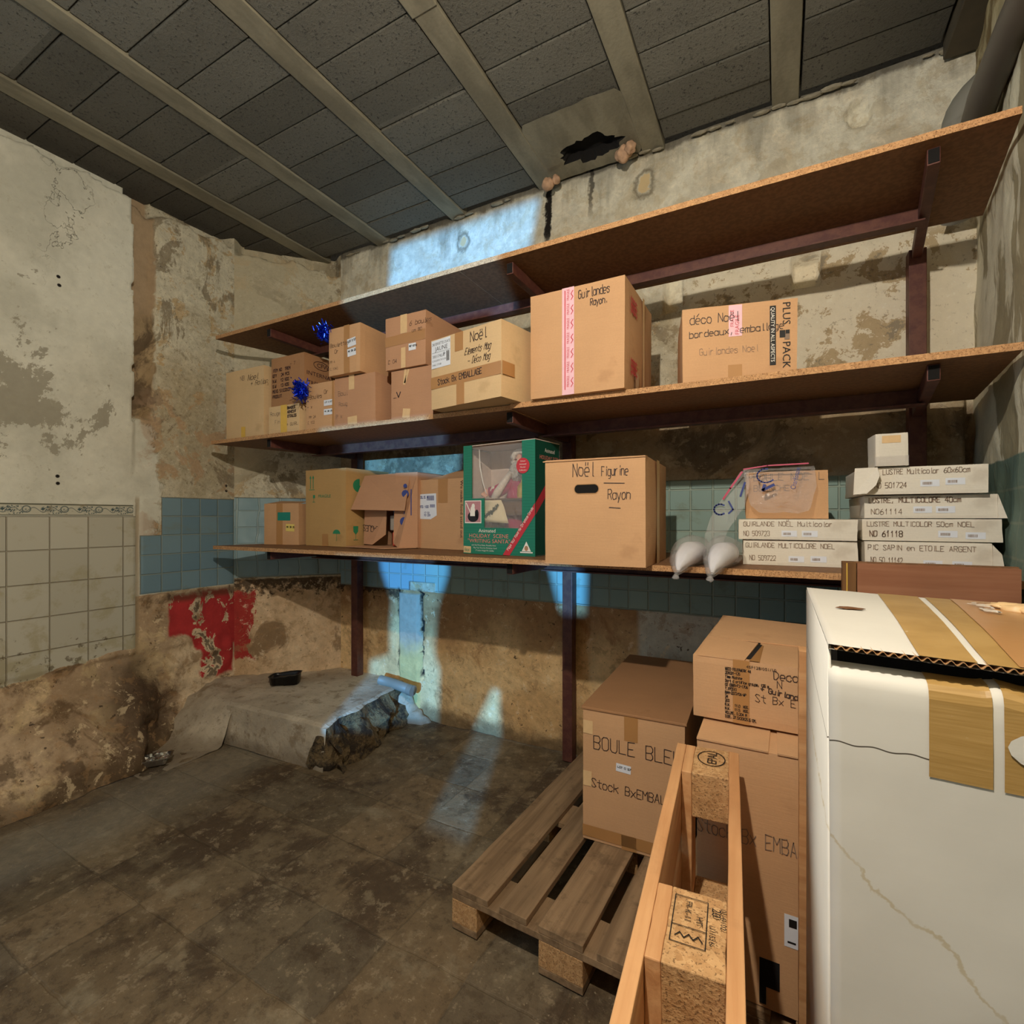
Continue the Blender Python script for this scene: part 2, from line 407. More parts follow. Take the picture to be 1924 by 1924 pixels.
def drip(col, x0, w, z0, z1, k=.9):
    m = g.band(x+(streak-.5)*.16+(c-.6)*.08, x0-w, x0+w, w*.45)*g.ss(z+(b-.5)*.2, z0, z1)
    return g.mix(m*k, col, hexc(30, 25, 20))
col = drip(col, -1.20, .022, 2.98, 3.10, 1.0); col = drip(col, -.93, .016, 3.05, 3.25, .8)
for (cx, cz, r1) in ((-.65, 3.19, .040), (-1.828, 3.18, .036)):
    dd = g.m('SQRT', (x-cx)*(x-cx)+(z-cz)*(z-cz)*.6)+(b-.5)*.13+(c-.6)*.03
    col = g.mix(g.band(dd, r1, r1+.022, .012)*.7, col, hexc(96, 88, 68)); col = g.mix(1.0-g.ss(dd, r1-.012, r1-.004), col, hexc(206, 182, 138))
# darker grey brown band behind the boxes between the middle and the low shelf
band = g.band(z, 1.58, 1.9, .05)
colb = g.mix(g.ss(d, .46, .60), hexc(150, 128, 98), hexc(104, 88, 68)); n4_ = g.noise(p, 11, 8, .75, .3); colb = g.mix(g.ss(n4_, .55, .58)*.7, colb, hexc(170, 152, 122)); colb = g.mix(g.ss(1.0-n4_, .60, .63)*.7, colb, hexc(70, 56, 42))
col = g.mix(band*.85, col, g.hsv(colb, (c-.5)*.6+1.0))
# flaking paint between middle and top shelf on the right
fl = g.ss(x, -.6, -.3)*g.band(z, 1.88, 2.62, .04)
nf = g.noise(p, 7.5, 9, .72, .3); nh = g.noise(p, 30, 6, .75)
colf = g.mix(g.ss(nf+(a-.5)*.5, .51, .53), hexc(218, 208, 184), hexc(178, 158, 124))
colf = g.mix(g.ss(nf, .59, .61), colf, hexc(146, 134, 112)); colf = g.mix(g.ss(nh, .58, .63)*.5, colf, hexc(138, 120, 92)); colf = g.mix(g.ss(1.0-nh, .58, .62)*.5, colf, hexc(228, 222, 202))
col = g.mix(fl, col, g.hsv(colf, (c-.5)*.3+1.0))
# tiles
gr, cell = g.tiles(x, z, .108, .108, .006, -3.0, .875)
tcol = g.mix(cell, hexc(158, 182, 170), hexc(140, 166, 158)); tcol = g.mix(g.ss(x, -2.0, -2.3), tcol, hexc(138, 166, 172))
tcol = g.mix(g.ss(b, .56, .7)*.5, tcol, hexc(120, 128, 104)); tcol = g.mix(gr*.5, tcol, hexc(172, 180, 160))
zt = z+(b-.5)*.012
tl = g.band(zt, .872, 1.572, .004)*(1.0-g.band(x, -2.27, -2.05, .01)*(1.0-g.ss(z, .93, .94)))
stained = g.ss(x, -.6, -.5)
# plaster below the tiles
low = 1.0-g.ss(z+(b-.5)*.02, .868, .876)
coll = g.mix(g.ss(a, .40, .62), hexc(216, 184, 134), hexc(196, 158, 108))
coll = g.mix(g.ss(d, .55, .66)*.8, coll, hexc(160, 122, 80)); coll = g.mix(g.ss(z+(a-.5)*.5, .48, .82)*.7, coll, hexc(138, 100, 66))
coll = g.mix(g.ss(x, -.70, -.66)*g.ss(z+(b-.5)*.3, .30, .42), coll, hexc(190, 186, 168))
spots = g.ss(g.noise(p, 21, 3, .6), .665, .70)*g.ss(g.noise(p, 3, 2), .48, .6)
coll = g.mix(spots*.85, coll, hexc(70, 54, 38)); ff = g.noise(p, 12, 7, .75, .4); coll = g.mix(g.ss(ff, .55, .59)*.45, coll, hexc(150, 118, 82)); coll = g.mix(g.ss(1.0-ff, .58, .62)*.5, coll, hexc(218, 196, 158)); coll = g.mix(g.ss(g.noise(p, 55, 4, .7), .64, .69)*.8, coll, hexc(66, 52, 38))
coll = g.hsv(coll, (c-.6)*1.1+1.0)
coll = g.mix((1.0-g.ss(z+(b-.5)*.18, .02, .14))*.8, coll, hexc(92, 76, 54))
moldn = g.noise(p, 9, 6, .7); moldm = g.ss(g.noise(p, 17, 6, .75)+(z-.86)*2.2, .42, .52)*g.ss(z, .60, .84)*(1.0-g.ss(x, -2.36, -2.30))
coll = g.mix(moldm*.9, coll, hexc(44, 36, 26)); coll = g.mix(g.ss(z+(moldn-.5)*.25, .80, .87)*(1.0-g.ss(x, -2.4, -2.3))*.7, coll, hexc(78, 58, 40))
col = g.mix(low, col, coll); col = g.mix(tl, col, tcol)
# cemented pipe chase
ch = g.band(x+(b-.5)*.03, -2.365, -2.185, .005)*(1.0-g.ss(z, .84, .86))
chc = g.mix(g.ss(z+(b-.5)*.2, .40, .56), hexc(188, 166, 108), hexc(150, 146, 132)); col = g.mix(ch*.9, col, g.hsv(chc, (c-.5)*.6+1.0))
ck = (g.band(x+(b-.5)*.05, -2.385, -2.365, .005)+g.band(x+(b-.5)*.05, -2.185, -2.160, .005))*g.ss(z, .26, .30)*(1.0-g.ss(z, .86, .90))
col = g.mix(g.m('MINIMUM', ck, 1.0), col, hexc(36, 32, 28))
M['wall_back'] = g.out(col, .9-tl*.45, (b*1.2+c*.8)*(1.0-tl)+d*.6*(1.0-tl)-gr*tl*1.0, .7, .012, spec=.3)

# left wall (smooth grey plaster, white tiles with a flowered border, blue tiles, red paint, damp brown base)
g = G('left_wall'); p = g.pos(); x, y, z = g.xyz(p); col, a, b, c, d = plaster(g, p, 9.0)
ry = y+(b-.5)*.03
smooth = 1.0-g.ss(ry, 1.545, 1.552)*g.ss(z+(b-.5)*.1, 1.95, 1.98)-g.ss(y+(b-.5)*.25, 1.68, 1.71)*(1.0-g.ss(z, 1.95, 1.98)); smooth = g.m('MAXIMUM', smooth, 0.0)
cols = g.mix(g.ss(a, .40, .66), hexc(214, 212, 196), hexc(190, 188, 172)); cols = g.mix(g.ss(g.noise(p, 3.2, 4), .5, .7)*.5, cols, hexc(220, 216, 198))
grey = g.ss(g.noise(p, 2.3, 9, .74, .3)+(g.noise(p, 17, 6, .75)-.5)*.16+(1.0-g.ss(y, 1.0, 1.5))*.10-(g.m('ABSOLUTE', z-2.05))*.22, .535, .555)
cols = g.mix(grey*.85, cols, hexc(148, 142, 124)); cols = g.mix(g.ss(g.noise(p, 28, 6, .8), .57, .64)*.30, cols, hexc(160, 152, 128)); cols = g.hsv(cols, (c-.6)*.4+1.0)
cols = g.mix(g.band(y+(b-.5)*.02, 1.19, 1.225, .004)*0, cols, hexc(60, 50, 40))
holes = 0
for (hy, hz) in ((1.200, 2.66), (1.203, 2.615), (1.205, 1.60), (1.207, 1.562), (2.13, 1.60), (2.132, 1.565)):
    dd = g.m('SQRT', (y-hy)*(y-hy)+(z-hz)*(z-hz)); cols = g.mix(1.0-g.ss(dd, .007, .011), cols, hexc(30, 26, 22)); col = g.mix(1.0-g.ss(dd, .007, .011), col, hexc(30, 26, 22))
ckn = g.noise(g.scale(p, (1, 1, 1), (5, 2, 1)), 2.2, 6, .6, .2); ckm = (1.0-g.ss(g.m('ABSOLUTE', ckn-.5), .0005, .0026))*g.ss(g.noise(p, 1.3, 2), .56, .60)*g.ss(z, 2.2, 2.4)*g.ss(y, 1.1, 1.2)
cols = g.mix(ckm*.55, cols, hexc(84, 74, 58))
col = g.mix(smooth, col, cols)
# chase with rubble
rec = g.band(ry, 1.553, 1.685, .006)*g.ss(z, 1.97, 2.0)
rub = g.mix(g.vor(g.scale(p, (1, 2, 1)), 9, out='Color'), hexc(168, 146, 112), hexc(120, 100, 74)); rub = g.mix(g.ss(d, .5, .6)*.8, rub, hexc(74, 60, 44))
rub = g.mix(g.ss(z, 2.55, 2.7), rub, hexc(158, 136, 108)); col = g.mix(rec, col, g.hsv(rub, (c-.5)*.7+1.0))
# bare plaster at the tiles' height, browner
bare = g.ss(y, 1.56, 1.62)*(1.0-g.ss(z, 2.0, 2.3)); 
col = g.mix(bare*g.ss(b, .50, .6)*.55, col, hexc(178, 150, 124))
# lower wall
low = 1.0-g.ss(z+(b-.5)*.04, .90, .91)
coll = g.mix(g.ss(a, .4, .62), hexc(182, 158, 128), hexc(150, 126, 98)); coll = g.mix(g.ss(b, .5, .62)*.8, coll, hexc(196, 172, 132))
coll = g.mix(g.ss(d, .5, .62)*.85, coll, hexc(96, 74, 50)); coll = g.mix(g.ss(g.noise(p, 24, 3, .6), .66, .70)*.8, coll, hexc(46, 36, 26))
damp = g.band(y+(b-.5)*.35, 1.38, 1.72, .12)*(1.0-g.ss(z+(a-.5)*.4, .38, .66)); coll = g.mix(damp*.85, coll, hexc(60, 44, 30)); coll = g.mix(g.ss(g.noise(p, 4.5, 6, .7)+(.25-z)*.5, .52, .62)*.75, coll, hexc(82, 64, 46))
coll = g.mix(g.ss(y+(b-.5)*.2, 1.76, 1.84)*g.ss(b, .42, .5)*.8, coll, hexc(204, 184, 154))
coll = g.mix((1.0-g.ss(z+(b-.5)*.15, .03, .15))*.7, coll, hexc(84, 68, 48)); ff = g.noise(p, 12, 7, .75, .4); coll = g.mix(g.ss(ff, .55, .59)*.45, coll, hexc(150, 118, 82)); coll = g.mix(g.ss(1.0-ff, .58, .62)*.5, coll, hexc(218, 196, 158)); coll = g.mix(g.ss(g.noise(p, 55, 4, .7), .64, .69)*.8, coll, hexc(66, 52, 38))
coll = g.hsv(coll, (c-.6)*1.1+1.0)
redn = g.noise(g.scale(p, (1, 1.3, 1), (2.6, 0, 4)), 5.5, 6, .65, .4)
redm = g.band(y+(b-.5)*.05, 1.755, 2.26, .01)*g.band(z+(b-.5)*.14-g.ss(y, 1.85, 1.95)*-.12, .62, .98, .02)
redm2 = g.band(y+(b-.5)*.06, 1.96, 2.18, .01)*g.band(z+(b-.5)*.10, .30, .9, .02)
red = g.m('MAXIMUM', redm, redm2)*(1.0-g.ss(redn, .535, .545))*(1.0-g.ss(z+(b-.5)*.1, .87, .90))
coll = g.mix(red, coll, g.hsv(g.mix(g.ss(c, .4, .6), hexc(214, 74, 58), hexc(180, 54, 54)), (b-.5)*1.1+1.0)); rdk = g.ss(redn, .59, .61)*.9*g.m('MAXIMUM', redm, redm2); coll = g.mix(rdk*.85, coll, hexc(70, 56, 44))
coll = g.mix(g.band(z+(b-.5)*.05, .84, .90, .02)*g.ss(y, 1.72, 1.8)*.75, coll, hexc(82, 56, 36))
wall_low = g.mix(low, col, coll)
# white tiles + border
grw, cw = g.tiles(y, z, .1675, .176, .0038, 1.17-.1675*7, 1.385-.176*6)
tw = g.mix(cw, hexc(196, 192, 174), hexc(184, 180, 162)); tw = g.mix(g.ss(b+(1.1-z)*.18, .52, .66)*.55, tw, hexc(164, 152, 112)); tw = g.mix(grw*.6, tw, hexc(124, 110, 84))
tw = g.mix(g.ss(g.noise(p, 16, 4, .7)+(.85-z)*.35, .66, .72)*.7, tw, hexc(96, 84, 58))
wz = (1.0-g.ss(y, 1.570, 1.575))*g.ss(z+(b-.5)*.10-(y-1.0)*.12, .535, .54)*(1.0-g.ss(z, 1.384, 1.386))
wall_low = g.mix(wz, wall_low, tw)
bz = (1.0-g.ss(y, 1.555, 1.56))*g.band(z, 1.39, 1.452, .001)
fr = g.m('FRACT', (y-.02)/.155); fx = (fr-.5)*.155; fz = z-1.419
bl = g.ss(g.noise(g.vec(fx*1.0+.01, fz, 0.5), 58, 3, .6, 1.6), .50, .54)*(1.0-g.ss(g.m('SQRT', fx*fx*.35+fz*fz*1.6), .026, .034))
ring = 1.0-g.ss(g.m('ABSOLUTE', g.m('SQRT', (fx-.05)*(fx-.05)+(fz-.004)*(fz-.004))-.016), .002, .0035)
wv = 1.0-g.ss(g.m('ABSOLUTE', fz-.012*g.m('SINE', y*81)), .0015, .003)
bcol = g.mix(g.m('MAXIMUM', g.m('MAXIMUM', bl, ring*.8), wv*.7), hexc(196, 192, 172), hexc(62, 84, 88)); bcol = g.mix(g.band(z, 1.445, 1.452, .001)+g.band(z, 1.388, 1.394, .001), bcol, hexc(100, 100, 84)); bcol = g.mix(g.ss(b, .55, .62)*.7, bcol, hexc(136, 124, 96))
wall_low = g.mix(bz, wall_low, bcol)
# blue tiles
grb, cb = g.tiles(y, z, .1175, .1192, .005, 1.597, .91)
tb = g.mix(cb, hexc(122, 148, 158), hexc(106, 134, 148)); tb = g.mix(g.ss(b, .55, .68)*.4, tb, hexc(120, 124, 104)); tb = g.mix(grb*.6, tb, hexc(150, 156, 140))
bz2 = g.ss(y, 1.596, 1.599)*g.band(z+(b-.5)*.01, .912, 1.505, .003)*(1.0-(1.0-g.ss(y, 1.713, 1.716))*g.ss(z, 1.268, 1.270))
wall_low = g.mix(bz2, wall_low, tb)
edge = g.band(y+(b-.5)*.01, 1.571, 1.594, .003)*g.band(z, .6, 1.5, .02); wall_low = g.mix(edge*.6, wall_low, hexc(160, 140, 108))
tall = g.m('MINIMUM', wz+bz2+bz, 1.0)
M['wall_left'] = g.out(wall_low, .88-tall*.42, (b*1.1+c*.7+d*.6)*(1.0-tall)*(1.0-smooth*.75)-(grw*wz+grb*bz2)*1.0-ckm*smooth, .7, .012, spec=.3)

# right wall
g = G('right_wall'); p = g.pos(); x, y, z = g.xyz(p); col, a, b, c, d = plaster(g, p, 15.0)
col = g.mix(g.ss(g.noise(g.scale(p, (3, 3, .8)), 1.6, 6, .65, .5), .47, .52), hexc(206, 200, 176), hexc(150, 140, 112)); col = g.hsv(col, (c-.5)*.3+1.0)
grr, cr_ = g.tiles(y, z, .108, .108, .006, 0, .93); tr = g.mix(cr_, hexc(112, 132, 118), hexc(98, 120, 110)); tr = g.mix(grr*.5, tr, hexc(140, 148, 128))
rz = g.band(z+(b-.5)*.02, .6, 1.575, .004); col = g.mix(rz, col, tr)
col = g.mix(g.ss(z+(b-.5)*.2, 3.0, 3.2), col, g.mix(g.ss(b, .45, .6), hexc(176, 164, 128), hexc(122, 104, 70)))
col = g.mix(g.band(y+(b-.5)*.04, 1.80, 1.93, .02)*g.band(z+(b-.5)*.1, 2.32, 2.66, .02), col, hexc(170, 110, 60))
M['wall_right'] = g.out(col, .85, b+c*.7, .6, .01, spec=.3)

# floor
g = G('stone_floor'); p = g.pos(); x, y, z = g.xyz(p)
a = g.noise(p, 1.3, 6, .6, .1); b = g.noise(p, 5, 6, .68, .1); c = g.noise(p, 30, 5, .7); d = g.noise(g.scale(p, (1, 1, 1), (7, 3, 0)), 2.4, 8, .7, .15)
grf, cf = g.tiles(x+(b-.5)*.03, y+(b-.5)*.03, .30, .30, .006, .07, .05)
col = g.mix(cf, hexc(98, 82, 60), hexc(142, 120, 90)); col = g.mix(g.ss(cf, .72, .74)*.6, col, hexc(80, 74, 62)); col = g.mix(g.ss(a, .42, .60)*.4, col, hexc(104, 94, 74))
col = g.mix(g.ss(d, .50, .60)*.8, col, hexc(72, 56, 40)); hf_ = g.noise(p, 16, 7, .78, .2); col = g.mix(g.ss(hf_, .54, .59)*.5, col, hexc(78, 64, 46)); col = g.mix(g.ss(1.0-hf_, .56, .61)*.5, col, hexc(158, 140, 112)); col = g.mix(g.ss(d, .36, .44)*-1+1.0*0 if False else g.ss(1.0-d, .56, .66)*.6, col, hexc(150, 136, 110))
col = g.mix(g.ss(b, .60, .68)*.5, col, hexc(150, 134, 106)); col = g.mix(grf*.35*g.ss(d, .44, .52), col, hexc(66, 54, 38)); 
col = g.mix(g.band(x+(b-.5)*.2, -2.95, -2.55, .12)*.5, col, hexc(140, 134, 118))
col = g.mix(g.ss(g.noise(p, 70, 2), .70, .74)*.5, col, hexc(176, 160, 130)); col = g.hsv(col, (c-.5)*.75+1.0)
M['floor'] = g.out(col, g.ss(b, .3, .7)*.25+.55, b*.8+c*.6-grf*.25+g.ss(d, .5, .6)*.4, .6, .008, spec=.35)
# cement
g = G('cement'); p = g.pos(); a = g.noise(p, 2.5, 6, .6); c = g.noise(p, 22, 6, .7); b = g.noise(p, 8, 5, .7)
x, y, z = g.xyz(p)
col = g.mix(g.ss(a, .4, .6), hexc(200, 186, 162), hexc(174, 160, 138)); col = g.mix(g.ss(b, .54, .64)*.6, col, hexc(130, 110, 82)); col = g.mix(g.ss(g.noise(p, 40, 6, .8), .58, .63)*.5, col, hexc(110, 94, 72)); col = g.mix(g.ss(z+(b-.5)*.1, .10, .0)*.6, col, hexc(96, 78, 54)); col = g.hsv(col, (c-.5)*.4+1.0)
M['cement'] = g.out(col, .9, c+b, .5, .01)
g = G('rubble_cement'); p = g.pos(); c = g.noise(p, 24, 6, .75); b = g.noise(p, 9, 6, .75)
M['rubble'] = g.out(g.hsv(g.mix(g.ss(b, .42, .58), hexc(134, 112, 76), hexc(62, 50, 36)), (c-.5)*.8+1.0), .95, c+b*2, 1.0, .03)
# ceiling
g = G('ceiling_block'); p = g.pos(); x, y, z = g.xyz(p); por = g.noise(p, 70, 5, .75); b = g.noise(p, 4, 6, .65); a = g.noise(p, 1.1, 3)
cellv = g.white(g.vec(g.m('FLOOR', (x+3.17)/.6285), g.m('FLOOR', (y-.1)/.2)))
col = g.mix(cellv, hexc(132, 129, 117), hexc(106, 103, 92)); col = g.hsv(col, (b-.5)*.5+1.0); col = g.mix(g.ss(por, .57, .62)*.8, col, hexc(50, 49, 43))
col = g.mix(g.ss(1.0-por, .60, .68)*.5, col, hexc(128, 124, 110)); col = g.mix(g.ss(b, .70, .74)*.6, col, hexc(158, 150, 128))
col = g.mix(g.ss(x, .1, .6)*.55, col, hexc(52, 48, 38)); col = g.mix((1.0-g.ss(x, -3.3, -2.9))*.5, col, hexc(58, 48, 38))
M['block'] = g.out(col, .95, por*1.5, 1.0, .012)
g = G('concrete_beam'); p = g.pos(); a = g.noise(g.scale(p, (1, .3, 1)), 6, 5, .6); c = g.noise(p, 60, 3)
M['beam'] = g.out(g.hsv(g.mix(g.ss(a, .4, .62), hexc(140, 134, 114), hexc(118, 112, 94)), (c-.5)*.25+1.0), .9, c+a, .3, .004)
M['sooty'] = simple('sooty_concrete', (74, 66, 50), .9, var=.35, scale=5)
M['mortar'] = simple('rough_mortar', (146, 138, 118), .95, var=.3, bump=.8, scale=30)
M['pinkish'] = simple('broken_brick', (186, 150, 120), .95, var=.3, bump=.8, scale=30)

# ------------------------------------------------------------------ the room
def sheet(name, A, B, z0, z1, nx, nz, fn, mat, kind='structure', seal=''):
    """upright wall between plan points A and B; fn(s, x, y, z) moves it along the room-side normal"""
    A = Vector((*A, 0)); B = Vector((*B, 0)); d = (B-A); L = d.length; d.normalize(); nr = Vector((d.y, -d.x, 0))
    bm = bmesh.new(); g_ = []
    for i in range(nx+1):
        row = []
        for k in range(nz+1):
            q = A+d*(L*i/nx); z_ = z0+(z1-z0)*k/nz; h = fn(L*i/nx, q.x, q.y, z_)*(1 if not seal else (sstep(L*i/nx, 0, .04) if 'a' in seal else 1)*(sstep(L-L*i/nx, 0, .04) if 'b' in seal else 1))
            row.append(bm.verts.new((q.x+nr.x*h, q.y+nr.y*h, z_)))
        g_.append(row)
    for i in range(nx):
        for k in range(nz): bm.faces.new((g_[i][k], g_[i+1][k], g_[i+1][k+1], g_[i][k+1]))
    o = mesh_obj(name, bm, mat, smooth=True); o['kind'] = kind; return o
def sstep(t, a, b):
    t = max(0, min(1, (t-a)/(b-a))); return t*t*(3-2*t)
CEIL = 3.355
def f_left(s, x, y, z):
    P = (x, y, z); n = fbm(P, 2.2)*.010+fbm(P, 9)*.004
    e = fbm((0, y, z), 6)*.02
    h = n
    if y < 1.553+e*.4 and z > 1.46: h = n*.5+.030*sstep(z, 1.5, 2.0)
    elif 1.553 <= y < 1.685+e*.3 and z > 1.98+e: h = -.035+fbm(P, 7)*.035*(1 if z < 2.6 else .3)
    if z < 1.46 and y < 1.573 and z > .56: h = .012
    if .91 < z < 1.51 and y > 1.597: h = .008
    if z > 3.22: h -= .10*sstep(z+fbm((y*1.0, 3, 0), 4)*.07, 3.27, 3.30)
    bul = .36*sstep(1.72+fbm((0, y, z), 3)*.1-y, 0, .22)*(1-sstep(z, 0, .56))
    bul = max(bul, .16*(1-sstep(z, 0, .30)))
    rr = fbm(P, 5)*.035*(1-sstep(z, .5, .6))
    return h+bul+rr
sheet('wall_left', (-3.41, -1.8), (-3.41, 2.19), 0, CEIL+.02, 300, 250, f_left, 'wall_left', seal='b')
def f_diag(s, x, y, z):
    P = (x, y, z); h = fbm(P, 3)*.012+fbm(P, 12)*.004
    if z > 3.2: h -= .12*sstep(z+fbm((x*1.0, y, 0), 5)*.08, 3.24, 3.27)
    return h
g = G('corner_wall'); p = g.pos(); x, y, z = g.xyz(p); col, a, b, c, d = plaster(g, p, 21.0)
col = g.mix(g.ss(a, .4, .6)*.6, col, hexc(200, 190, 162))
gt, ct = g.tiles(x, z, .09, .118, .005, -3.4, .955); tcol = g.mix(ct, hexc(146, 172, 178), hexc(132, 160, 168)); tcol = g.mix(gt*.4, tcol, hexc(170, 180, 168))
low = 1.0-g.ss(z+(b-.5)*.05, .93, .94); coll = g.mix(g.ss(a, .4, .6), hexc(206, 180, 146), hexc(178, 148, 112)); coll = g.mix(g.ss(d, .52, .62)*.8, coll, hexc(120, 96, 68))
coll = g.mix(g.ss(g.noise(p, 14, 6, .75)+(z-.86)*2.0, .44, .54)*g.ss(z, .62, .84)*.9, coll, hexc(60, 46, 32)); coll = g.mix((1.0-g.ss(x+(b-.5)*.22+(d-.5)*.2, -3.335, -3.325))*(1.0-g.ss(z+(b-.5)*.2, .84, .86))*g.ss(z+(d-.5)*.3, .36, .38), coll, hexc(156, 52, 46))
ff = g.noise(p, 12, 7, .75, .4); coll = g.mix(g.ss(ff, .55, .59)*.45, coll, hexc(150, 118, 82)); coll = g.mix(g.ss(1.0-ff, .58, .62)*.5, coll, hexc(218, 200, 170)); coll = g.mix(g.ss(g.noise(p, 55, 4, .7), .64, .69)*.8, coll, hexc(66, 52, 38))
col = g.mix(low, col, g.hsv(coll, (c-.6)*1.1+1.0)); tl = g.band(z, .95, 1.52, .004); col = g.mix(tl, col, tcol)
M['wall_corner'] = g.out(col, .88-tl*.45, (b+c*.7+d*.5)*(1.0-tl)-gt*tl*.8, .7, .012, spec=.3)
sheet('wall_left_rear', (-3.41, 2.19), (-2.94, 2.73), 0, CEIL+.02, 50, 200, f_diag, 'wall_corner', seal='ab')
def f_back(s, x, y, z):
    P = (x, y, z); n = fbm(P, 2.4)*.014+fbm(P, 10)*.005; h = n
    if .875 < z < 1.57 and not (-2.27 < x < -2.05 and z < .93): h = .004
    if z < .87: h = fbm(P, 4)*.012-.004
    if z < .86:
        for cx in (-2.375, -2.172):
            if abs(x-cx+fbm((0, 0, z), 6)*.012) < .013 and z > .26: h = -.035
        if -2.36 < x < -2.19: h = .012+fbm(P, 9)*.008
    if z < .22: h += .05*(1-sstep(z, 0, .12))*abs(fbm(P, 3))
    if .05 < x < .16 and 2.47+fbm(P, 20)*.01 < z < 2.62: h = -.10
    if -.545 < x < -.46 and 2.47 < z < 2.68: h = -.07
    if .685 < x < .735 and 1.5 < z < 2.02: h = -.08
    for (cx, cz, r_) in ((.318, 3.212, .055),):
        if math.hypot(x-cx, z-cz)+fbm(P, 12)*.015 < r_: h = -.05+fbm(P, 20)*.02
    return h
sheet('wall_back', (-2.94, 2.73), (.78, 2.73), 0, CEIL+.02, 300, 270, f_back, 'wall_back', seal='a')
def f_right(s, x, y, z): P = (x, y, z); return fbm(P, 3)*.012+fbm(P, 11)*.004
sheet('wall_right', (.737, 2.88), (.615, 1.9), 0, CEIL+.02, 60, 160, f_right, 'wall_right')
sheet('wall_right_front', (.615, 1.9), (.60, -1.8), 0, CEIL+.02, 40, 40, lambda s, x, y, z: 0, 'wall_right')
# unseen panel added behind the camera; its holes shape the blue daylight patches
def light_mask():
    S = Vector((.72, -3.2, 1.6)); yp = -1.7; k = (yp-S.y)/(2.73-S.y)
    loops = [[(-2.44, 3.30), (-1.28, 3.30), (-1.40, 2.75), (-1.36, 2.50), (-1.52, 2.50), (-1.52, 2.56), (-2.50, 2.56)],
             [(-2.70, 1.90), (-1.84, 1.90), (-1.87, 1.625), (-2.68, 1.70)],
             [(-1.945, 1.10), (-1.95, 1.0), (-2.03, .8), (-2.06, .5), (-2.06, .45), (-2.02, .35), (-2.03, -.02), (-2.66, -.02), (-2.64, .33), (-2.46, .40), (-2.44, .8), (-2.53, 1.0), (-2.55, 1.10)],
             [(-1.215, 1.10), (-.98, 1.10), (-.99, .82), (-1.135, .82)], [(-1.60, .29), (-1.56, .29), (-1.525, -.30), (-1.80, -.30), (-1.735, .02)]]
    bm = bmesh.new(); edges = []
    def loop(pts):
        vs = [bm.verts.new(q) for q in pts]; edges.extend(bm.edges.new((vs[i], vs[(i+1) % len(vs)])) for i in range(len(vs)))
    loop([(-1.3, yp, 0), (1.3, yp, 0), (1.3, yp, CEIL), (-1.3, yp, CEIL)])
    for L in loops: loop([(S.x+(a_-S.x)*k, yp, S.z+(b_-S.z)*k) for a_, b_ in L])
    bmesh.ops.triangle_fill(bm, use_beauty=True, edges=edges)
    o = mesh_obj('light_mask_panel', bm, 'wood_old'); o['kind'] = 'structure'
light_mask()
# floor with slight unevenness
bm = bmesh.new(); nx, ny = 160, 180
gv = [[bm.verts.new((-3.5+4.3*i/nx, -1.9+4.7*j/ny, (fbm((-3.5+4.3*i/nx, -1.9+4.7*j/ny, 0), 1.6)*.006+fbm((i*.1, j*.1, 0), 1.5)*.0015)-.007)) for j in range(ny+1)] for i in range(nx+1)]
for i in range(nx):
    for j in range(ny): bm.faces.new((gv[i][j], gv[i+1][j], gv[i+1][j+1], gv[i][j+1]))
tag(mesh_obj('floor', bm, 'floor', smooth=True), kind='structure')
# ceiling of hollow blocks between concrete beams
BX = [-3.17, -2.57, -1.916, -1.273, -.65, -.031, .60]
bm = bmesh.new()
box(bm, -3.6, -1.9, CEIL+.05, .95, 2.9, CEIL+.09)
edgesx = [-3.80]+BX
for i in range(len(BX)+1):
    x0 = (BX[i-1]+.112 if i else -3.62); x1 = BX[i] if i < len(BX) else .95
    y_ = -1.9+(.03 if i % 2 else 0)
    while y_ < 2.66:
        y1 = min(y_+.2, 2.68)
        if i == 4 and y_ > 2.25: break
        dz = random.uniform(-.004, .004)
        vs = box(bm, x0+.007, y_+.0035, CEIL+dz, x1-.007, y1-.0035, CEIL+.06, bev=.004)
        y_ += .2
tag(mesh_obj('ceiling', bm, 'block'), kind='structure')
for i, bx in enumerate(BX):
    bm = bmesh.new(); w_ = .112
    if i < 6:
        box(bm, bx, -1.9, CEIL-.008, bx+w_, 2.74, CEIL+.06, bev=.004)
        if i == 3:
            box(bm, bx-.004, .9, CEIL-.014, bx+w_+.004, 1.55, CEIL+.03, bev=.004)
    else: box(bm, bx, -1.9, CEIL-.06, .98, 2.70, CEIL+.06, bev=.004)
    bmesh.ops.subdivide_edges(bm, edges=[e for e in bm.edges if e.calc_length() > 1], cuts=30)
    for v in bm.verts: v.co.x += fbm((v.co.y, i*3.1, 0), 1.2)*.006
    tag(mesh_obj('trim_%d' % (i+1), bm, 'sooty' if i == 6 else 'beam'), kind='structure')
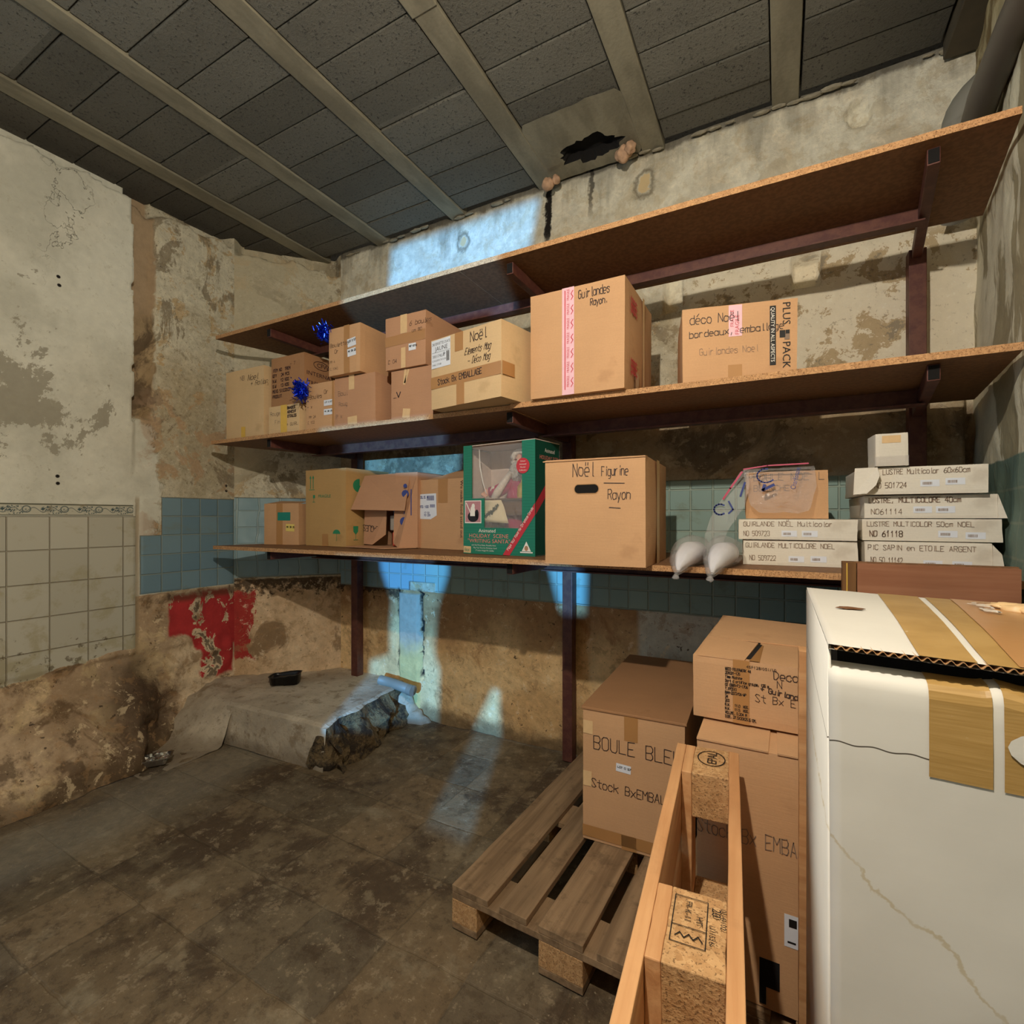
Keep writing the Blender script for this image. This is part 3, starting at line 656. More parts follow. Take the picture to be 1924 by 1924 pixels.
# cement repair round the hole in the ceiling, with broken edges
def lump(bm, c, r, sd, mi=0, sq=(1, 1, 1)):
    rr = bmesh.ops.create_icosphere(bm, subdivisions=3, radius=1)
    for v in rr['verts']:
        q = v.co.copy(); k = r*(1+.35*fbm(q+Vector((sd, 0, 0)), 1.4)); v.co = Vector(c)+Vector((q.x*k*sq[0], q.y*k*sq[1], q.z*k*sq[2]))
        for f in v.link_faces: f.material_index = mi
def repair():
    bm = bmesh.new(); cx, cy = -.895, 2.555; n = 48
    inner = []; outer = []; deep = []
    for k in range(n):
        t = 2*math.pi*k/n; ri = 1+.30*fbm((math.cos(t)*1.3, math.sin(t)*1.3, 4), 2.6)
        inner.append(bm.verts.new((cx+.165*ri*math.cos(t), cy+.095*ri*math.sin(t)*(1.0 if math.sin(t) < 0 else .8), CEIL-.004)))
        u = max(abs(math.cos(t))/.258, abs(math.sin(t))/(.235 if math.sin(t) > 0 else .235))
        outer.append(bm.verts.new((-.905+math.cos(t)/u, 2.47+math.sin(t)/u+.01*fbm((t, 0, 0), 3), CEIL-.006+.004*fbm((t, 2, 0), 3))))
        deep.append(bm.verts.new((cx+.12*math.cos(t), cy+.06*math.sin(t), CEIL+.045)))
    for k in range(n):
        k2 = (k+1) % n; bm.faces.new((outer[k], outer[k2], inner[k2], inner[k])); f = bm.faces.new((inner[k], inner[k2], deep[k2], deep[k])); f.material_index = 1
    f = bm.faces.new(deep); f.material_index = 1
    tag(mesh_obj('trim_8', bm, ['beam', 'dark_hole']), kind='structure')
repair()
bm = bmesh.new(); lump(bm, (-1.17, 2.62, 3.29), .035, 1); lump(bm, (-1.12, 2.62, 3.30), .025, 2); lump(bm, (-.735, 2.62, 3.31), .04, 3); lump(bm, (-.69, 2.60, 3.32), .03, 6)
tag(mesh_obj('trim_9', bm, 'pinkish', smooth=True), kind='structure')
# ragged mortar line where the blocks meet the back wall
bm = bmesh.new()
for i in range(52):
    xx = -2.9+3.6*i/51
    if -1.15 < xx < -.72 or random.random() < .35: continue
    lump(bm, (xx, 2.705+random.uniform(-.01, .01), 3.342+random.uniform(-.006, .006)), random.uniform(.007, .019), i*1.7, 0, (2.4, .8, .5))
tag(mesh_obj('trim_10', bm, 'mortar', smooth=True), kind='structure')
# cement platform in the corner with a broken side, and the fillet running to the left wall
bm = bmesh.new()
def plat():
    nx, ny = 40, 30; top = []
    for i in range(nx+1):
        row = []
        for j in range(ny+1):
            u = i/nx; v = j/ny; xl = -3.0-.02*v; xr = -2.19-.12*v if True else 0
            X = xl+(xr-xl)*u; Y = 1.88+.04*u+(2.72-1.88)*v
            Z = .238+fbm((X, Y, 0), 4)*.006-(.012 if j == 0 or i == nx else 0)
            if i == nx: X += fbm((X, Y, 5), 6)*.03
            row.append(bm.verts.new((X, Y, Z)))
        top.append(row)
    for i in range(nx):
        for j in range(ny): bm.faces.new((top[i][j], top[i+1][j], top[i+1][j+1], top[i][j+1]))
    m = 8
    def skirt(line, out, amp, mi):
        prev = line
        for k in range(1, m+1):
            cur = []
            for v in line:
                t = k/m; q = v.co.copy(); q.z = v.co.z*(1-t)-.004; nn = fbm(q, 6)*amp
                q += Vector(out)*(nn*min(1, t*2.5)+.02*t+(.06*t if mi else 0)); cur.append(bm.verts.new(q))
            for a_, b_, c_, d_ in zip(prev, prev[1:], cur[1:], cur): f = bm.faces.new((a_, d_, c_, b_)); f.material_index = mi
            prev = cur
    skirt([top[i][0] for i in range(nx+1)], (0, -1, 0), .006, 0)
    skirt([top[nx][j] for j in range(ny+1)], (1, .15, 0), .09, 1)
plat()
box(bm, -2.97, 1.93, 0, -2.27, 2.7, .215, mi=1); lump(bm, (-2.24, 1.99, .07), .125, 3, 1, (.8, .9, 1.1)); lump(bm, (-2.21, 2.18, .05), .12, 8, 1, (.8, 1.2, 1.1))
tag(mesh_obj('trim_11', bm, ['cement', 'rubble'], smooth=False), kind='structure')
bm = bmesh.new(); nu, nv = 26, 50; gg = []
for i in range(nu+1):
    row = []
    for j in range(nv+1):
        u = i/nu; Y = 1.40+(2.62-1.40)*j/nv; X = -3.42+.47*u
        Z = (.27-.042*u)*sstep(Y, 1.46+.34*u, 1.98-.08*u)+(fbm((X, Y, 0), 5)*.022+fbm((X, Y, 3), 14)*.010)*(1-u*.7)-.006
        row.append(bm.verts.new((X, Y, Z)))
    gg.append(row)
for i in range(nu):
    for j in range(nv): bm.faces.new((gg[i][j], gg[i+1][j], gg[i+1][j+1], gg[i][j+1]))
tag(mesh_obj('trim_12', bm, 'cement', smooth=True), kind='structure')
# mound of mortar under the pipe end
bm = bmesh.new(); lump(bm, (-2.30, 2.69, .07), .10, 4.4, 0, (1.1, .9, 1.3)); lump(bm, (-2.20, 2.69, .0), .08, 9, 0, (1.4, .8, .8))
tag(mesh_obj('trim_13', bm, 'cement', smooth=True), kind='structure')

# ------------------------------------------------------------------ pipes
def pipe(name, label, pts, r, mat, cat='pipe', collars=()):
    bm = bmesh.new(); rings = tube(bm, pts, r, 24)
    o = mesh_obj(name, bm, mat, smooth=True); tag(o, label, cat)
    for (a_, b_) in collars:
        bm = bmesh.new(); tube(bm, [a_, b_], r*1.10, 24); c_ = mesh_obj('collar', bm, mat, o, smooth=False)
    return o
pipe('drain_pipe', 'short grey pipe stub sticking out of the wall beside the cement platform', [(-2.42, 2.60, .262), (-2.3, 2.60, .255), (-2.12, 2.58, .240)], .032, 'pvc', collars=[((-2.16, 2.583, .243), (-2.12, 2.58, .240))])
el = []
for k in range(9):
    t = math.pi/2*k/8; el.append((.64+.16*math.sin(t)*.55, 2.62-.02*k/8, 2.96+.17*math.sin(t)))
cx, cz, rr_ = .80, 2.93, .16
el = [(.625, 2.60, 2.575), (.625, 2.60, 2.93)]+[(.625+rr_*(1-math.cos(math.pi/2*k/8)), 2.60-.03*k/8, 2.93+rr_*math.sin(math.pi/2*k/8)) for k in range(1, 9)]
pipe('elbow_pipe', 'grey bent waste pipe rising behind the top shelf at the right wall', el, .052, 'pvc', collars=[((.625, 2.60, 2.90), (.625, 2.60, 2.94))])
pipe('waste_pipe', 'long dark grey pipe running along the right wall above the end of the top shelf', [(.590, .5, 2.80), (.592, 1.9, 2.795), (.600, 2.2, 2.785), (.632, 2.50, 2.775)], .045, 'pvc_dark')
# ------------------------------------------------------------------ steel frame and shelf boards
ZT, ZM, ZL = 2.513, 1.850, 1.178        # undersides of the three shelves
TH = .022
fr = empty('steel_shelving_rack', (-1.07, 2.66, 0), 0, 'dark brown steel shelf frame with three posts fixed against the back wall', 'shelf frame')
PX = [(-2.70, .235, 0), (-1.057, 0, 0), (.507, 0, -7)]
for (px, zb, rot) in PX:
    bm = bmesh.new(); box(bm, px-.03+1.07, -.03, zb, px+.03+1.07, .03, 2.50, bev=.003); mesh_obj('post', bm, 'steel', fr)
    for zz in (ZT, ZM, ZL):
        bm = bmesh.new(); L = .70
        box(bm, -.0165, -L, -.052, .0165, 0, -.001, bev=.003)
        o = mesh_obj('bracket_arm', bm, 'steel', fr); o.location = (px+1.07, -.01, zz); o.rotation_euler = (0, 0, R(rot*-1) if rot else 0)
        if rot: o.rotation_euler = (0, 0, R(-7.5))
        bm = bmesh.new(); box(bm, -.0135, -L-.002, -.048, .0135, -L+.004, -.005); mesh_obj('tube_mouth_shade', bm, 'dark_hole', o)  # dark plate standing in for the shade inside the open tube end
for zz in (ZT, ZM, ZL):
    for (xa, xb) in ((-2.72, -1.09), (-1.055, .46)):
        bm = bmesh.new(); box(bm, xa+1.07, -.345, zz-.062, xb+1.07, -.339, zz-.001); box(bm, xa+1.07, -.385, zz-.066, xb+1.07, -.339, zz-.060)
        mesh_obj('rail', bm, 'steel', fr)
def shelf(label, pts, z, group='chipboard shelf boards'):
    """board cut to the outline pts (plan), with raw chipboard edges"""
    bm = bmesh.new()
    n = len(pts); lo = []; hi = []
    fine = []
    for i in range(n):
        a = Vector(pts[i]); b = Vector(pts[(i+1) % n]); m = max(1, int((b-a).length/.02))
        for k in range(m):
            q = a.lerp(b, k/m); fine.append((q.x+noise.noise(Vector((q.x*70, q.y*70, z)))*.0012, q.y+noise.noise(Vector((q.x*60, q.y*60, z+3)))*.0012))
    lo = [bm.verts.new((q[0], q[1], z)) for q in fine]; hi = [bm.verts.new((q[0], q[1], z+TH)) for q in fine]
    bm.faces.new(lo[::-1]); bm.faces.new(hi)
    m = len(fine)
    for i in range(m):
        f = bm.faces.new((lo[i], lo[(i+1) % m], hi[(i+1) % m], hi[i])); f.material_index = 1
    o = mesh_obj('shelf_board', bm, ['chip_face', 'chip_edge']); tag(o, label, 'shelf', group); return o
shelf('left chipboard board of the empty top shelf with an angled end', [(-3.165, 1.91), (-1.30, 1.908), (-1.30, 2.485), (-3.00, 2.485)], ZT)
shelf('long right chipboard board of the empty top shelf below the pipes', [(-1.298, 1.908), (.600, 1.91), (.672, 2.485), (-1.298, 2.485)], ZT)
shelf('left chipboard board of the middle shelf under the small stacked boxes', [(-3.215, 1.91), (-1.03, 1.915), (-1.03, 2.625), (-3.04, 2.58)], ZM-.002)
shelf('right chipboard board of the middle shelf under the two large boxes', [(-1.028, 1.90), (.602, 1.91), (.684, 2.625), (-1.028, 2.625)], ZM)
shelf('left chipboard board of the low shelf under the green printed box', [(-3.195, 1.91), (-1.12, 1.915), (-1.12, 2.62), (-2.96, 2.66)], ZL-.001)
shelf('right chipboard board of the low shelf under the white boxes', [(-1.118, 1.91), (.606, 1.91), (.69, 2.62), (-1.118, 2.62)], ZL)

# ------------------------------------------------------------------ boxes on the middle shelf
zm = ZM+TH+.001; zl = ZL+TH+.001
A = Carton('plain pale brown box at the left end of the middle shelf', -3.13, 1.955, zm, .375, .33, .432, 0, 'card_pale')
A.write(A.F, [('Noel', .225, .355, .034, dict(slant=.2)), ('+ Rallon', .25, .318, .028, dict(slant=.3))]); A.tape(A.F, .158, 0, .198, .072, 'tape_yellow')
A.write(A.F, [('##', .14, .36, .02), ('NB', .15, .362, .028, dict(mi=0))], 'pencil')
B = Carton('low box with yellow tape under the printed export box', -2.676, 1.93, zm, .268, .34, .160, 0, 'card_pale')
B.tape(B.F, .110, 0, .165, .16, 'tape_yellow'); B.write(B.F, [('BANDES', .17, .132, .014, dict(w=.004)), ('ADHESIF', .17, .108, .014, dict(w=.004)), ('ETOILES', .172, .084, .014, dict(w=.004)), ('+ GUIRL', .165, .035, .018)])
B.write(B.F, [('Rouge', .02, .105, .022), ('Fin', .06, .055, .022)], 'pencil')
C = Carton('brown export box with printed order lines, on the yellow taped box', -2.676, 1.947, zm+.163, .288, .33, .288, 0, 'card_dark')
def cprint(bm):
    textlines(bm, C.F, ['ITEM NO  TREM', 'QTY   24 PCS', 'N.W   12 KGS', 'G.W   13 KGS', 'MEAS 51X33X27 CM', 'PRODUIT'], .018, .205, .017, .031, w=.0035, asp=.58, sp=1.25)
    scribble(bm, C.F, '- >'.replace('>', '7'), .17, .225, .02)
C.part('lettering', ['print'], cprint)
C.part('logo', ['print'], lambda bm: (printed(bm, C.Rt, 'CFW', .085, .222, .026, stretch=1.1), ribbon(bm, C.Rt, [(.118+.055*math.cos(2*math.pi*k/24), .234+.024*math.sin(2*math.pi*k/24)) for k in range(25)], .003, .0016, 0)))
C.part('lettering', ['print'], lambda bm: printed(bm, C.Rt, 'INTERNATIONAL', .012, .165, .024, stretch=1.25)); C.part('lettering', ['print'], lambda bm: printed(bm, C.Rt, 'TREMBLAY EN', .02, .110, .024, stretch=1.1))
D = Carton('small box with two white stickers, lower row left of the taped box', -2.355, 1.93, zm, .225, .32, .252, 0, 'card')
D.sticker(D.F, .148, .118, .212, .150, lines=1); D.sticker(D.F, .148, .068, .212, .100, lines=1)
D.write(D.F, [('Boules', .035, .168, .022), ('Or', .15, .185, .022), ('- x', .015, .115, .018), ('MM 24', .03, .06, .014), ('C 103', .02, .03, .014)])
D.tape(D.F, .21, 0, .224, .25, 'tape')
E_ = Carton('reddish box with masking tape ends, lower row under the sealed top box', -2.127, 1.93, zm, .296, .40, .258, 0, 'card_red')
E_.tape(E_.F, .108, .185, .148, .262, 'tape_pale'); E_.tape(E_.F, .10, 0, .168, .042, 'tape_pale', .04)
E_.write(E_.F, [('Boul', .03, .16, .024), ('Roug', .035, .105, .02), ('P x', .015, .04, .02)], 'pencil')
F_ = Carton('small upper box with two white stickers beside the blue tinsel', -2.13, 1.895, zm+.262, .226, .30, .252, 0, 'card')
F_.sticker(F_.F, .138, .135, .198, .178, rot=.12, lines=1); F_.sticker(F_.F, .138, .085, .198, .125, rot=.08, lines=1)
F_.write(F_.F, [('Boulettes', .012, .150, .020), ('Or', .045, .115, .02), ('MM 6', .01, .068, .012), ('C 1043', .012, .030, .012)]); F_.tape(F_.F, .112, 0, .152, .252, 'tape')
Gx = Carton('upper box with pale masking tape next to the JAUNE labelled box', -1.750, 1.915, zm+.244, .253, .50, .262, 0, 'card_red')
Gx.tape(Gx.F, .098, .17, .140, .262, 'tape_pale'); Gx.tape(Gx.F, .102, 0, .130, .10, 'tape_pale'); Gx.sticker(Gx.F, .150, .078, .195, .112, lines=1)
Gx.write(Gx.F, [('6 boules', .155, .200, .022, dict(slant=.2)), ('cm 80', .17, .165, .016), ('C 04', .02, .03, .018)]); Gx.tape(Gx.F, 0, .118, .25, .168, 'tape', .02)
H_ = Carton('lower box with crossed white tape left of the JAUNE labelled box', -1.729, 1.93, zm, .266, .42, .241, 0, 'card_red')
H_.tape(H_.F, .085, .165, .100, .24, 'tape_pale', -.12); H_.tape(H_.F, .098, .17, .110, .24, 'tape_pale', -.35); H_.tape(H_.F, .078, 0, .125, .045, 'tape_pale', -.12)
H_.write(H_.F, [('v', .04, .105, .04, dict(w=.005)), ('-', .02, .09, .03)])
I_ = Carton('pale box with a JAUNE napkin label jutting over the middle shelf edge', -1.412, 1.846, zm, .423, .48, .318, -10.5, 'card_pale')
def ilab(bm):
    rect(bm, I_.F, .005, .185, .128, .312, 0, .0014)
    printed(bm, I_.F, '240 SERVIETTES OUATE', .010, .288, .013, mi=1, stretch=.62); printed(bm, I_.F, 'JAUNE', .030, .262, .020, mi=1)
    rect(bm, I_.F, .008, .255, .126, .2562, 1, .0018); printed(bm, I_.F, '3001174LLO', .012, .232, .013, mi=1, stretch=.85)
    printed(bm, I_.F, 'COULEUR 30 X 30', .010, .215, .008, mi=1); printed(bm, I_.F, '3466 17148', .010, .196, .009, mi=1); printed(bm, I_.F, 'P', .082, .232, .018, mi=1)
    barcode(bm, I_.F, .103, .206, .018, .045, 1)
I_.part('sticker', ['sticker', 'black'], ilab)
I_.tape(I_.F, 0, .092, .42, .146, 'tape'); I_.tape(I_.Rt, 0, .092, .08, .146, 'tape'); I_.tape(I_.F, .165, 0, .212, .146, 'tape', 0, .0015); I_.tape(I_.F, .155, .235, .205, .316, 'tape')
I_.write(I_.F, [('Noël', .250, .258, .042, dict(w=.0034, wid=.095)), ('Elements Mag', .215, .208, .028, dict(slant=.35, wid=.15)), ('- Déco Mag', .232, .165, .028, dict(slant=.3, wid=.13))])
I_.write(I_.F, [('Stock Bx EMBALLAGE', .048, .106, .025, dict(w=.0036, wid=.27, rot=.02))])
J = Carton('large box with pink fragile tape on the middle shelf', -.920, 1.876, zm, .402, .43, .430, -.5, 'card', bulge=.008)
def pink(bm):
    rect(bm, J.F, .145, .0, .197, .43, 0, .0014); rect(bm, J.F, .156, .02, .160, .42, 1, .0018)
    for k in range(7):
        yy = .03+k*.058; printed(bm, J.F, 'FRAGILE', .176, yy, .011, math.pi/2, 1, .0019, .8); ribbon(bm, J.F, [(.184, yy), (.192, yy+.012), (.184, yy+.024), (.192, yy+.036)], .003, .002, 1)
J.part('tape', ['tape_pink', 'red_ink'], pink)
J.write(J.F, [('Guirlandes', .216, .375, .034, dict(w=.0028, wid=.13)), ('Rayon.', .265, .338, .026, dict(w=.0028, wid=.07))])
def jside(bm):
    for (yy, hh) in ((.30, .07), (.06, .07)):
        for i in range(7): rect(bm, J.Rt, .055+i*.012, yy+(i % 3)*.006, .061+i*.012, yy+hh-(i % 2)*.012, 0, .0015)
        for i in range(3): rect(bm, J.Rt, .05, yy+.01+i*.024, .145, yy+.016+i*.024, 0, .0016)
J.part('printed_mark', ['red_ink'], jside); J.tape(J.Rt, .235, .0, .265, .43, 'tape_pale'); J.tape(J.Rt, .12, .0, .17, .09, 'tape')
K = Carton('box marked PLUS PACK and bordeaux at the right of the middle shelf', -.320, 1.942, zm, .386, .30, .283, 13, 'card')
K.write(K.F, [('déco Noël', .027, .222, .032, dict(w=.0024, wid=.17)), ('bordeaux, emballage', .025, .172, .024, dict(w=.0024, wid=.32, rot=.02))])
K.part('tape', ['tape_pink', 'red_ink'], lambda bm: (rect(bm, K.F, .160, .165, .205, .279, 0, .0011), printed(bm, K.F, 'FRAGILE', .195, .17, .014, math.pi/2, 1, .0015), printed(bm, K.F, 'FRAGILE', .177, .20, .012, math.pi/2, 1, .0015)))
K.tape(K.F, .158, 0, .205, .062, 'tape'); K.write(K.F, [('Guirlandes Noel', .06, .105, .024, dict(w=.0014, wid=.20))], 'pencil')
def kp(bm):
    rect(bm, K.F, .296, .050, .316, .262, 0, .0016); printed(bm, K.F, 'QUALITY IN ALL ASPECTS', .300, .257, .0125, -math.pi/2, 1, .0022, .98)
    printed(bm, K.F, 'PLUS', .338, .272, .026, -math.pi/2, 0, .0016, 1.05); printed(bm, K.F, 'PACK', .338, .132, .026, -math.pi/2, 0, .0016, 1.05)
    rect(bm, K.F, .328, .146, .346, .172, 0, .0017); rect(bm, K.F, .343, .138, .360, .160, 2, .0016); rect(bm, K.F, .347, .158, .360, .172, 0, .0016)
K.part('lettering', ['black', 'white_ink', 'pencil'], kp)

# ------------------------------------------------------------------ boxes on the low shelf
Lb = Carton('small box with a teal sticker at the left end of the low shelf', -3.015, 2.14, zl, .285, .28, .270, 10, 'card')
Lb.tape(Lb.F, .105, 0, .155, .27, 'tape'); Lb.part('sticker', 'teal_sticker', lambda bm: rect(bm, Lb.F, .115, .158, .218, .212, 0, .0016)); Lb.sticker(Lb.F, .182, .088, .250, .135, 'sticker_yellow', -.03, 1)
Lb.flap([(.01, .02, .271), (.27, .02, .271), (.25, .12, .285), (.03, .12, .290)], thick=.003)
Mb = Carton('tall tan box with green fragile marks on the low shelf', -2.686, 2.2, zl, .378, .36, .480, -3, 'card_olive')
def gm(bm):
    f = Mb.F
    for xx in (.052, .078):
        rect(bm, f, xx-.003, .36, xx+.003, .43, 0); 
        q = [(xx-.010, .425), (xx+.010, .425), (xx, .445)]; fc = bm.faces.new([bm.verts.new(f[0]+f[1]*a+f[2]*b+f[3]*.0012) for a, b in q])
    rect(bm, f, .038, .352, .092, .356, 0)
    printed(bm, f, 'FRAGILE', .128, .302, .020, stretch=1.15); ribbon(bm, f, [(.085, .315), (.085, .275)], .003, .0014, 0); ribbon(bm, f, [(.072, .275), (.098, .275)], .003, .0014, 0); rect(bm, f, .076, .300, .096, .320, 0)
    pts = [(.298+.034*math.cos(math.pi*k/12), .078+.026*math.sin(math.pi*k/12)) for k in range(13)]
    bm.faces.new([bm.verts.new(f[0]+f[1]*a+f[2]*b+f[3]*.0012) for a, b in pts]); ribbon(bm, f, [(.298, .08), (.298, .035)], .003, .0014, 0)
    s = Mb.Rt; pts = [(.105, .375)]+[(.105+.052*math.cos(R(90+270*k/24)), .375+.042*math.sin(R(90+270*k/24))) for k in range(25)]
    bm.faces.new([bm.verts.new(s[0]+s[1]*a+s[2]*b+s[3]*.0012) for a, b in pts])
    pts = [(.055, .125), (.057, .09), (.075, .072), (.093, .09), (.095, .125)]; bm.faces.new([bm.verts.new(s[0]+s[1]*a+s[2]*b+s[3]*.0012) for a, b in pts]); ribbon(bm, s, [(.075, .075), (.075, .04)], .003, .0014, 0); ribbon(bm, s, [(.058, .04), (.092, .04)], .003, .0014, 0)
Mb.part('printed_mark', ['green_ink'], gm); Mb.tape(Mb.F, .165, 0, .220, .075, 'tape')
# open box lying on its side with its flaps hanging towards the room
def open_box():
    r = empty('open_cardboard_box', (-2.235, 2.31, zl), R(-4), 'open box lying on its side with loose flaps, marked PLAQUES', 'box')
    w, d, h = .40, .30, .44; bm = bmesh.new(); t = .004
    box(bm, 0, 0, 0, w, d, t); box(bm, 0, 0, h-t, w, d, h); box(bm, 0, 0, 0, t, d, h); box(bm, w-t, 0, 0, w, d, h); box(bm, 0, d-t, 0, w, d, h)
    mesh_obj('body', bm, 'card_red', r)
    def fl(name, pts, lab=None, mat='card_red'):
        bm = bmesh.new(); poly(bm, pts, 0, .004); o = mesh_obj(name, bm, mat, r)
        if lab: o['label'] = lab
        return o
    fl('flap', [(-.03, -.012, .435), (.345, -.004, .44), (.36, -.07, .215), (-.055, -.10, .225)])
    fl('flap', [(-.032, -.012, .225), (.158, -.012, .225), (.158, -.02, .075), (.055, -.03, .012), (-.032, -.02, .014)], 'flap with PLAQUES written upside down')
    fl('flap', [(.240, -.02, .44), (.398, -.002, .44), (.398, -.002, .004), (.325, -.08, .002), (.262, -.06, .028)])
    fl('flap', [(-.02, -.02, .003), (.40, -.02, .003), (.30, -.17, .001), (-.02, -.17, .004)])
    bm = bmesh.new(); Fp = (Vector((.150, -.022, .165)), Vector((-1, 0, 0)), Vector((0, .02, -1)), Vector((0, -1, 0)))
    scribble(bm, Fp, 'PLAQUES', .025, .045, .036, .0034, sp=1.05, rot=-.08); mesh_obj('handwriting', bm, 'ink', r)
    bm = bmesh.new(); n = Vector((.395, -.9, 0)).normalized(); Ff = (Vector((.27, -.068, 0)), Vector((.75, .28, 0)).normalized(), Vector((0, 0, 1)), Vector((.35, -.94, 0)).normalized())
    for (cx, cy, rad) in ((.075, .36, .012), (.075, .315, .022), (.068, .155, .026)):
        bm.faces.new([bm.verts.new(Ff[0]+Ff[1]*(cx+rad*math.cos(k*.5236))+Ff[2]*(cy+rad*math.sin(k*.5236))+Ff[3]*.006) for k in range(12)])
    rect(bm, Ff, .108, .19, .114, .34, 0, .006); ribbon(bm, Ff, [(.072, .29), (.068, .2)], .004, .006, 0)
    mesh_obj('printed_mark', bm, 'blue_ink', r)
    # what shows in the gap between the flaps
    for lab, c, dims in (('light blue packet standing inside the open lying box', (104, 156, 206), (-.325, .03, .10, -.225, .08, .34)), ('orange red packet at the bottom of the open lying box', (226, 92, 66), (-.30, .0, .006, -.21, .05, .09)), ('crumpled grey paper inside the open lying box', (170, 160, 146), (-.32, -.0, .10, -.22, .03, .19))):
        bm = bmesh.new(); box(bm, dims[0]+.485, dims[1]+.005, dims[2], dims[3]+.485, dims[4], dims[5], bev=.006)
        o = mesh_obj('packet', bm, simple('packet_'+lab[:6], c, .5)); o.location = r.location; o.rotation_euler = r.rotation_euler; tag(o, lab, 'packet')
open_box()
Ob = Carton('box printed we make food stand out, its top flap standing open', -1.853, 2.3, zl, .352, .32, .395, -5, 'card', open_top=True)
Ob.tape(Ob.F, .155, .26, .225, .395, 'tape'); 
def olab(bm):
    pts = [(.002, .170), (.10, .168), (.145, .190), (.140, .315), (.002, .312)]
    f = Ob.F; bm.faces.new([bm.verts.new(f[0]+f[1]*a+f[2]*b+f[3]*.0014) for a, b in pts])
    textlines(bm, f, ['COLIS 4', 'MTG 100'], .012, .288, .013, .055, mi=1, w=.003); barcode(bm, f, .070, .275, .055, .028, 1); barcode(bm, f, .095, .235, .035, .018, 1); textlines(bm, f, ['17 02', '93 200'], .05, .20, .010, .014, mi=1)
Ob.part('sticker', ['sticker', 'blue_ink'], olab)
Ob.part('lettering', ['print'], lambda bm: printed(bm, Ob.F, 'We make food stand out', .316, .382, .020, -math.pi/2, 0, .0016, 1.12))
Ob.flap([(.02, .03, .392), (.34, .02, .392), (.40, .11, .432), (.22, .16, .462)]); Ob.flap([(.01, .31, .395), (.34, .31, .395), (.33, .42, .40), (.02, .40, .43)])

